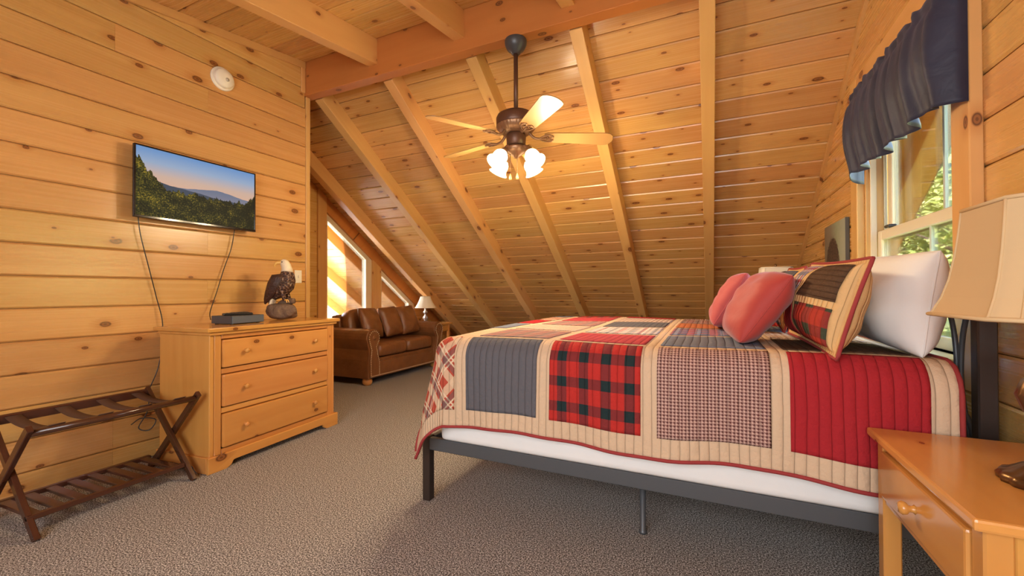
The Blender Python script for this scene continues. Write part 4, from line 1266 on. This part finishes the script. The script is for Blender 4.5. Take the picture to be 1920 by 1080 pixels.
lathe('base', [(0.0, 0.0), (0.066, 0.0), (0.068, 0.012), (0.050, 0.022), (0.026, 0.034), (0.0, 0.036)], 'silver', l2, seg=28, flute=8, fdepth=0.05)
lathe('stem', [(0.014, 0.034), (0.032, 0.060), (0.038, 0.085), (0.016, 0.120), (0.012, 0.135), (0.030, 0.155), (0.032, 0.175), (0.012, 0.205), (0.018, 0.215), (0.009, 0.235), (0.008, 0.30), (0.0, 0.30)], 'silver', l2, seg=28, flute=6, fdepth=0.14)
M['shade_bell'] = plain('cream_bell_shade', (0.86, 0.76, 0.58), 0.9)
lathe('lamp_shade', [(0.160, 0.235), (0.148, 0.250), (0.118, 0.305), (0.094, 0.360), (0.076, 0.415), (0.073, 0.415), (0.091, 0.360), (0.115, 0.305), (0.145, 0.250), (0.157, 0.235)], 'shade_bell', l2, seg=40, flute=10, fdepth=0.018)
lathe('bulb', [(0.0, 0.30), (0.012, 0.30), (0.024, 0.34), (0.020, 0.365), (0.0, 0.372)], 'white', l2, seg=14)

# ------------------------------------------------------------------ valance and picture on the right wall
t = NT('navy_satin')
o_ = t.obj()
t.set(Base_Color=t.mix(t.noise(o_, 3, 2), (0.014, 0.014, 0.026), (0.028, 0.033, 0.068)), Roughness=0.55, Specular_IOR_Level=0.35, Sheen_Weight=0.15, Sheen_Tint=(0.5, 0.55, 0.8, 1))
t.bump(t.M('ADD', t.noise(o_, 11, 3, 0.5, 0.8), t.M('MULTIPLY', t.noise(o_, 600, 1), 0.02)), 0.35, 0.015)
M['navy'] = t.m
va = thing('valance', (0, 0, 0), 0, 'gathered dark navy valance over the bedside window', 'curtain valance')
VY0, VY1 = 3.115, 2.015
def vf(s, t_):
    y = VY0 + (VY1 - VY0) * s
    endk = min(s, 1 - s) / 0.06
    ek = min(1.0, endk)
    dpt = 0.075 * math.sqrt(max(0.0, 1 - (1 - ek) ** 2))
    fold = (0.020 * math.sin(s * 46 + 0.4 * math.sin(s * 9)) + 0.010 * math.sin(s * 91 + 1.3)) * (0.35 + 0.75 * t_) * ek
    pouf = 0.035 * math.sin(math.pi * min(1, t_ * 1.05)) * ek
    pocket = -0.012 * math.exp(-((t_ - 0.10) / 0.05) ** 2) * ek
    x = CX - 0.004 - dpt - fold - pouf - pocket
    ztop_ = 2.245 - 0.05 * s + 0.006 * math.sin(s * 70)
    zb_ = 1.775 - 0.02 * math.sin(s * math.pi) + 0.012 * math.sin(s * 23) - 0.05 * max(0, 1 - s / 0.07)
    return (x, y, ztop_ + (zb_ - ztop_) * t_)
surf('valance_cloth', vf, 170, 26, 'navy', va, 0.003)
tube('curtain_rod', [(CX - 0.045, VY0 - 0.012, 2.190), (CX - 0.045, VY1 + 0.012, 2.145)], 0.010, 'iron', va)
for y, z_ in ((VY0 - 0.03, 2.189), (VY1 + 0.03, 2.146)):
    box('rod_bracket', (CX - 0.05, y - 0.006, z_ - 0.012), (CX, y + 0.006, z_ + 0.012), 'iron', va, 0.001)

t = NT('canvas_print')
u, v = t.uv()
d1 = t.M('SQRT', t.M('ADD', t.M('POWER', t.M('MULTIPLY', t.M('SUBTRACT', u, 0.42), 2.6), 2), t.M('POWER', t.M('MULTIPLY', t.M('SUBTRACT', v, 0.35), 1.9), 2)))
bgc = t.ramp(t.M('ADD', u, t.M('MULTIPLY', t.noise(t.xyz(u, v, 0), 14, 3), 0.25)), (0.15, (0.16, 0.12, 0.08)), (0.45, (0.20, 0.17, 0.12)), (0.75, (0.26, 0.30, 0.20)), (1.0, (0.34, 0.38, 0.30)))
nn = t.noise(t.xyz(u, v, 0), 30, 4, 0.7)
fig = t.ss(t.M('ADD', d1, t.M('MULTIPLY', nn, 0.35)), 0.98, 1.10)
c = t.mix(fig, t.ramp(nn, (0.4, (0.02, 0.012, 0.010)), (0.65, (0.12, 0.075, 0.05))), bgc)
lowb = t.M('MULTIPLY', t.M('LESS_THAN', v, 0.22), t.M('GREATER_THAN', nn, 0.55))
c = t.mix(lowb, c, (0.6, 0.58, 0.55))
t.set(Base_Color=c, Roughness=0.6)
M['print'] = t.m
pc = thing('canvas_picture', (XR - 0.001, 3.865, 1.335), 0, 'small canvas print of a dark animal on the wall left of the window', 'picture')
box('canvas_edge', (-0.024, -0.285, -0.27), (0, 0.285, 0.27), plain('dark_canvas_edge', (0.10, 0.10, 0.09), 0.7), pc, 0.002)
link('canvas_face', [(-0.0245, 0.283, -0.268), (-0.0245, -0.283, -0.268), (-0.0245, -0.283, 0.268), (-0.0245, 0.283, 0.268)], [(0, 1, 2, 3)], 'print', pc, uvs=[(0, 0), (1, 0), (1, 1), (0, 1)])

# ------------------------------------------------------------------ outdoors
t = NT('hillside')
n = t.noise(t.obj(), 1.6, 5, 0.7)
t.set(Base_Color=t.ramp(n, (0.3, (0.20, 0.24, 0.07)), (0.55, (0.42, 0.45, 0.15)), (0.75, (0.60, 0.52, 0.28))), Roughness=0.95)
t.bump(n, 1.0, 0.2)
M['hill'] = t.m
def hf(s, t_):
    x = 1.6 + 20 * t_; y = -6 + 36 * s
    return (x, y, -2.2 + 0.38 * max(0, x - 1.6) + 0.26 * max(0, y - 5) + 0.3 * math.sin(x * 1.3 + y * 0.7) + 0.2 * math.sin(y * 1.9))
struct(surf('ground_hillside', hf, 40, 30, 'hill', None, 0.3))
struct(box('ground_yard', (-30, -30, -2.9), (1.6, 30, -2.6), 'hill', bev=0))
M['deck'] = plain('pale_deck', (0.42, 0.39, 0.35), 0.7)
struct(box('porch_floor', (-10.5, 0.0, -0.16), (XP - 0.14, 9.0, -0.06), 'deck', bev=0.01))
M['bark'] = plain('tree_bark', (0.12, 0.085, 0.055), 0.9, bump=(30, 1, 0.03), var=0.3)
t = NT('spring_leaves')
r_ = t.noise(t.obj(), 3.0, 2)
g_ = t.n('NewGeometry').outputs['Random Per Island']
c = t.ramp(t.M('MULTIPLY_ADD', r_, 0.5, t.M('MULTIPLY', g_, 0.55)), (0.15, (0.20, 0.26, 0.06)), (0.45, (0.42, 0.48, 0.12)), (0.75, (0.70, 0.66, 0.24)), (0.95, (0.78, 0.62, 0.34)))
t.set(Base_Color=c, Roughness=0.6, Transmission_Weight=0.0)
M['leaf'] = t.m
rg = random.Random(11)
def tree(x, y, z, h, rx, n, sz, lab):
    e = thing('tree', (x, y, z), 0, lab, 'tree', 'trees on the slope outside the bedside window')
    bm = bmesh.new()
    sweep(bm, curve_pts([(0, 0, -0.4), (0.05, 0.1, h * 0.35), (-0.08, 0.0, h * 0.7), (0.0, 0.05, h * 0.98)], 10), 0.11, 8, 0.02)
    for k in range(9):
        a = rg.uniform(0, 6.28); z0 = h * rg.uniform(0.2, 0.85)
        d = Vector((math.cos(a), math.sin(a), rg.uniform(0.2, 0.7)))
        sweep(bm, [(0, 0, z0), d * rx * 0.4 + Vector((0, 0, z0)), d * rx * 0.85 + Vector((0, 0, z0 + 0.1))], 0.035, 6, 0.008)
    from_bm('trunk', bm, 'bark', e, True)
    vs, fs = [], []
    cl = [(Vector((rg.gauss(0, 0.5) * rx, rg.gauss(0, 0.5) * rx, h * rg.uniform(0.08, 1.0))), rg.uniform(0.28, 0.55) * rx) for _ in range(34)]
    for k in range(n):
        c_, rr = rg.choice(cl)
        p = c_ + Vector((rg.gauss(0, 1), rg.gauss(0, 1), rg.gauss(0, 0.8))) * rr * 0.55
        a = Vector((rg.gauss(0, 1), rg.gauss(0, 1), rg.gauss(0, 1))).normalized()
        b = a.orthogonal().normalized()
        q = sz * rg.uniform(0.6, 1.3)
        i = len(vs)
        vs += [p - a * q, p + b * q * 0.5, p + a * q, p - b * q * 0.5]
        fs.append((i, i + 1, i + 2, i + 3))
    tag(link('foliage', vs, fs, 'leaf', e), kind='stuff')
tree(3.3, 7.4, -1.0, 4.6, 1.1, 14000, 0.055, 'bright young tree nearest the bedside window')
tree(2.35, 9.6, -1.3, 5.0, 1.2, 14000, 0.060, 'leafy tree straight behind the nearest young tree')
tree(4.4, 9.4, -0.6, 5.4, 1.4, 14000, 0.065, 'wide leafy tree right of the nearest young tree')
tree(3.6, 12.2, 0.0, 6.0, 1.8, 12000, 0.08, 'tall tree far up the wooded slope')
tree(6.0, 12.5, 0.6, 6.5, 2.0, 12000, 0.09, 'large tree at the right end of the slope')
tree(2.7, 5.2, -1.7, 2.6, 0.8, 9000, 0.05, 'low shrubby tree just below the bedside window')
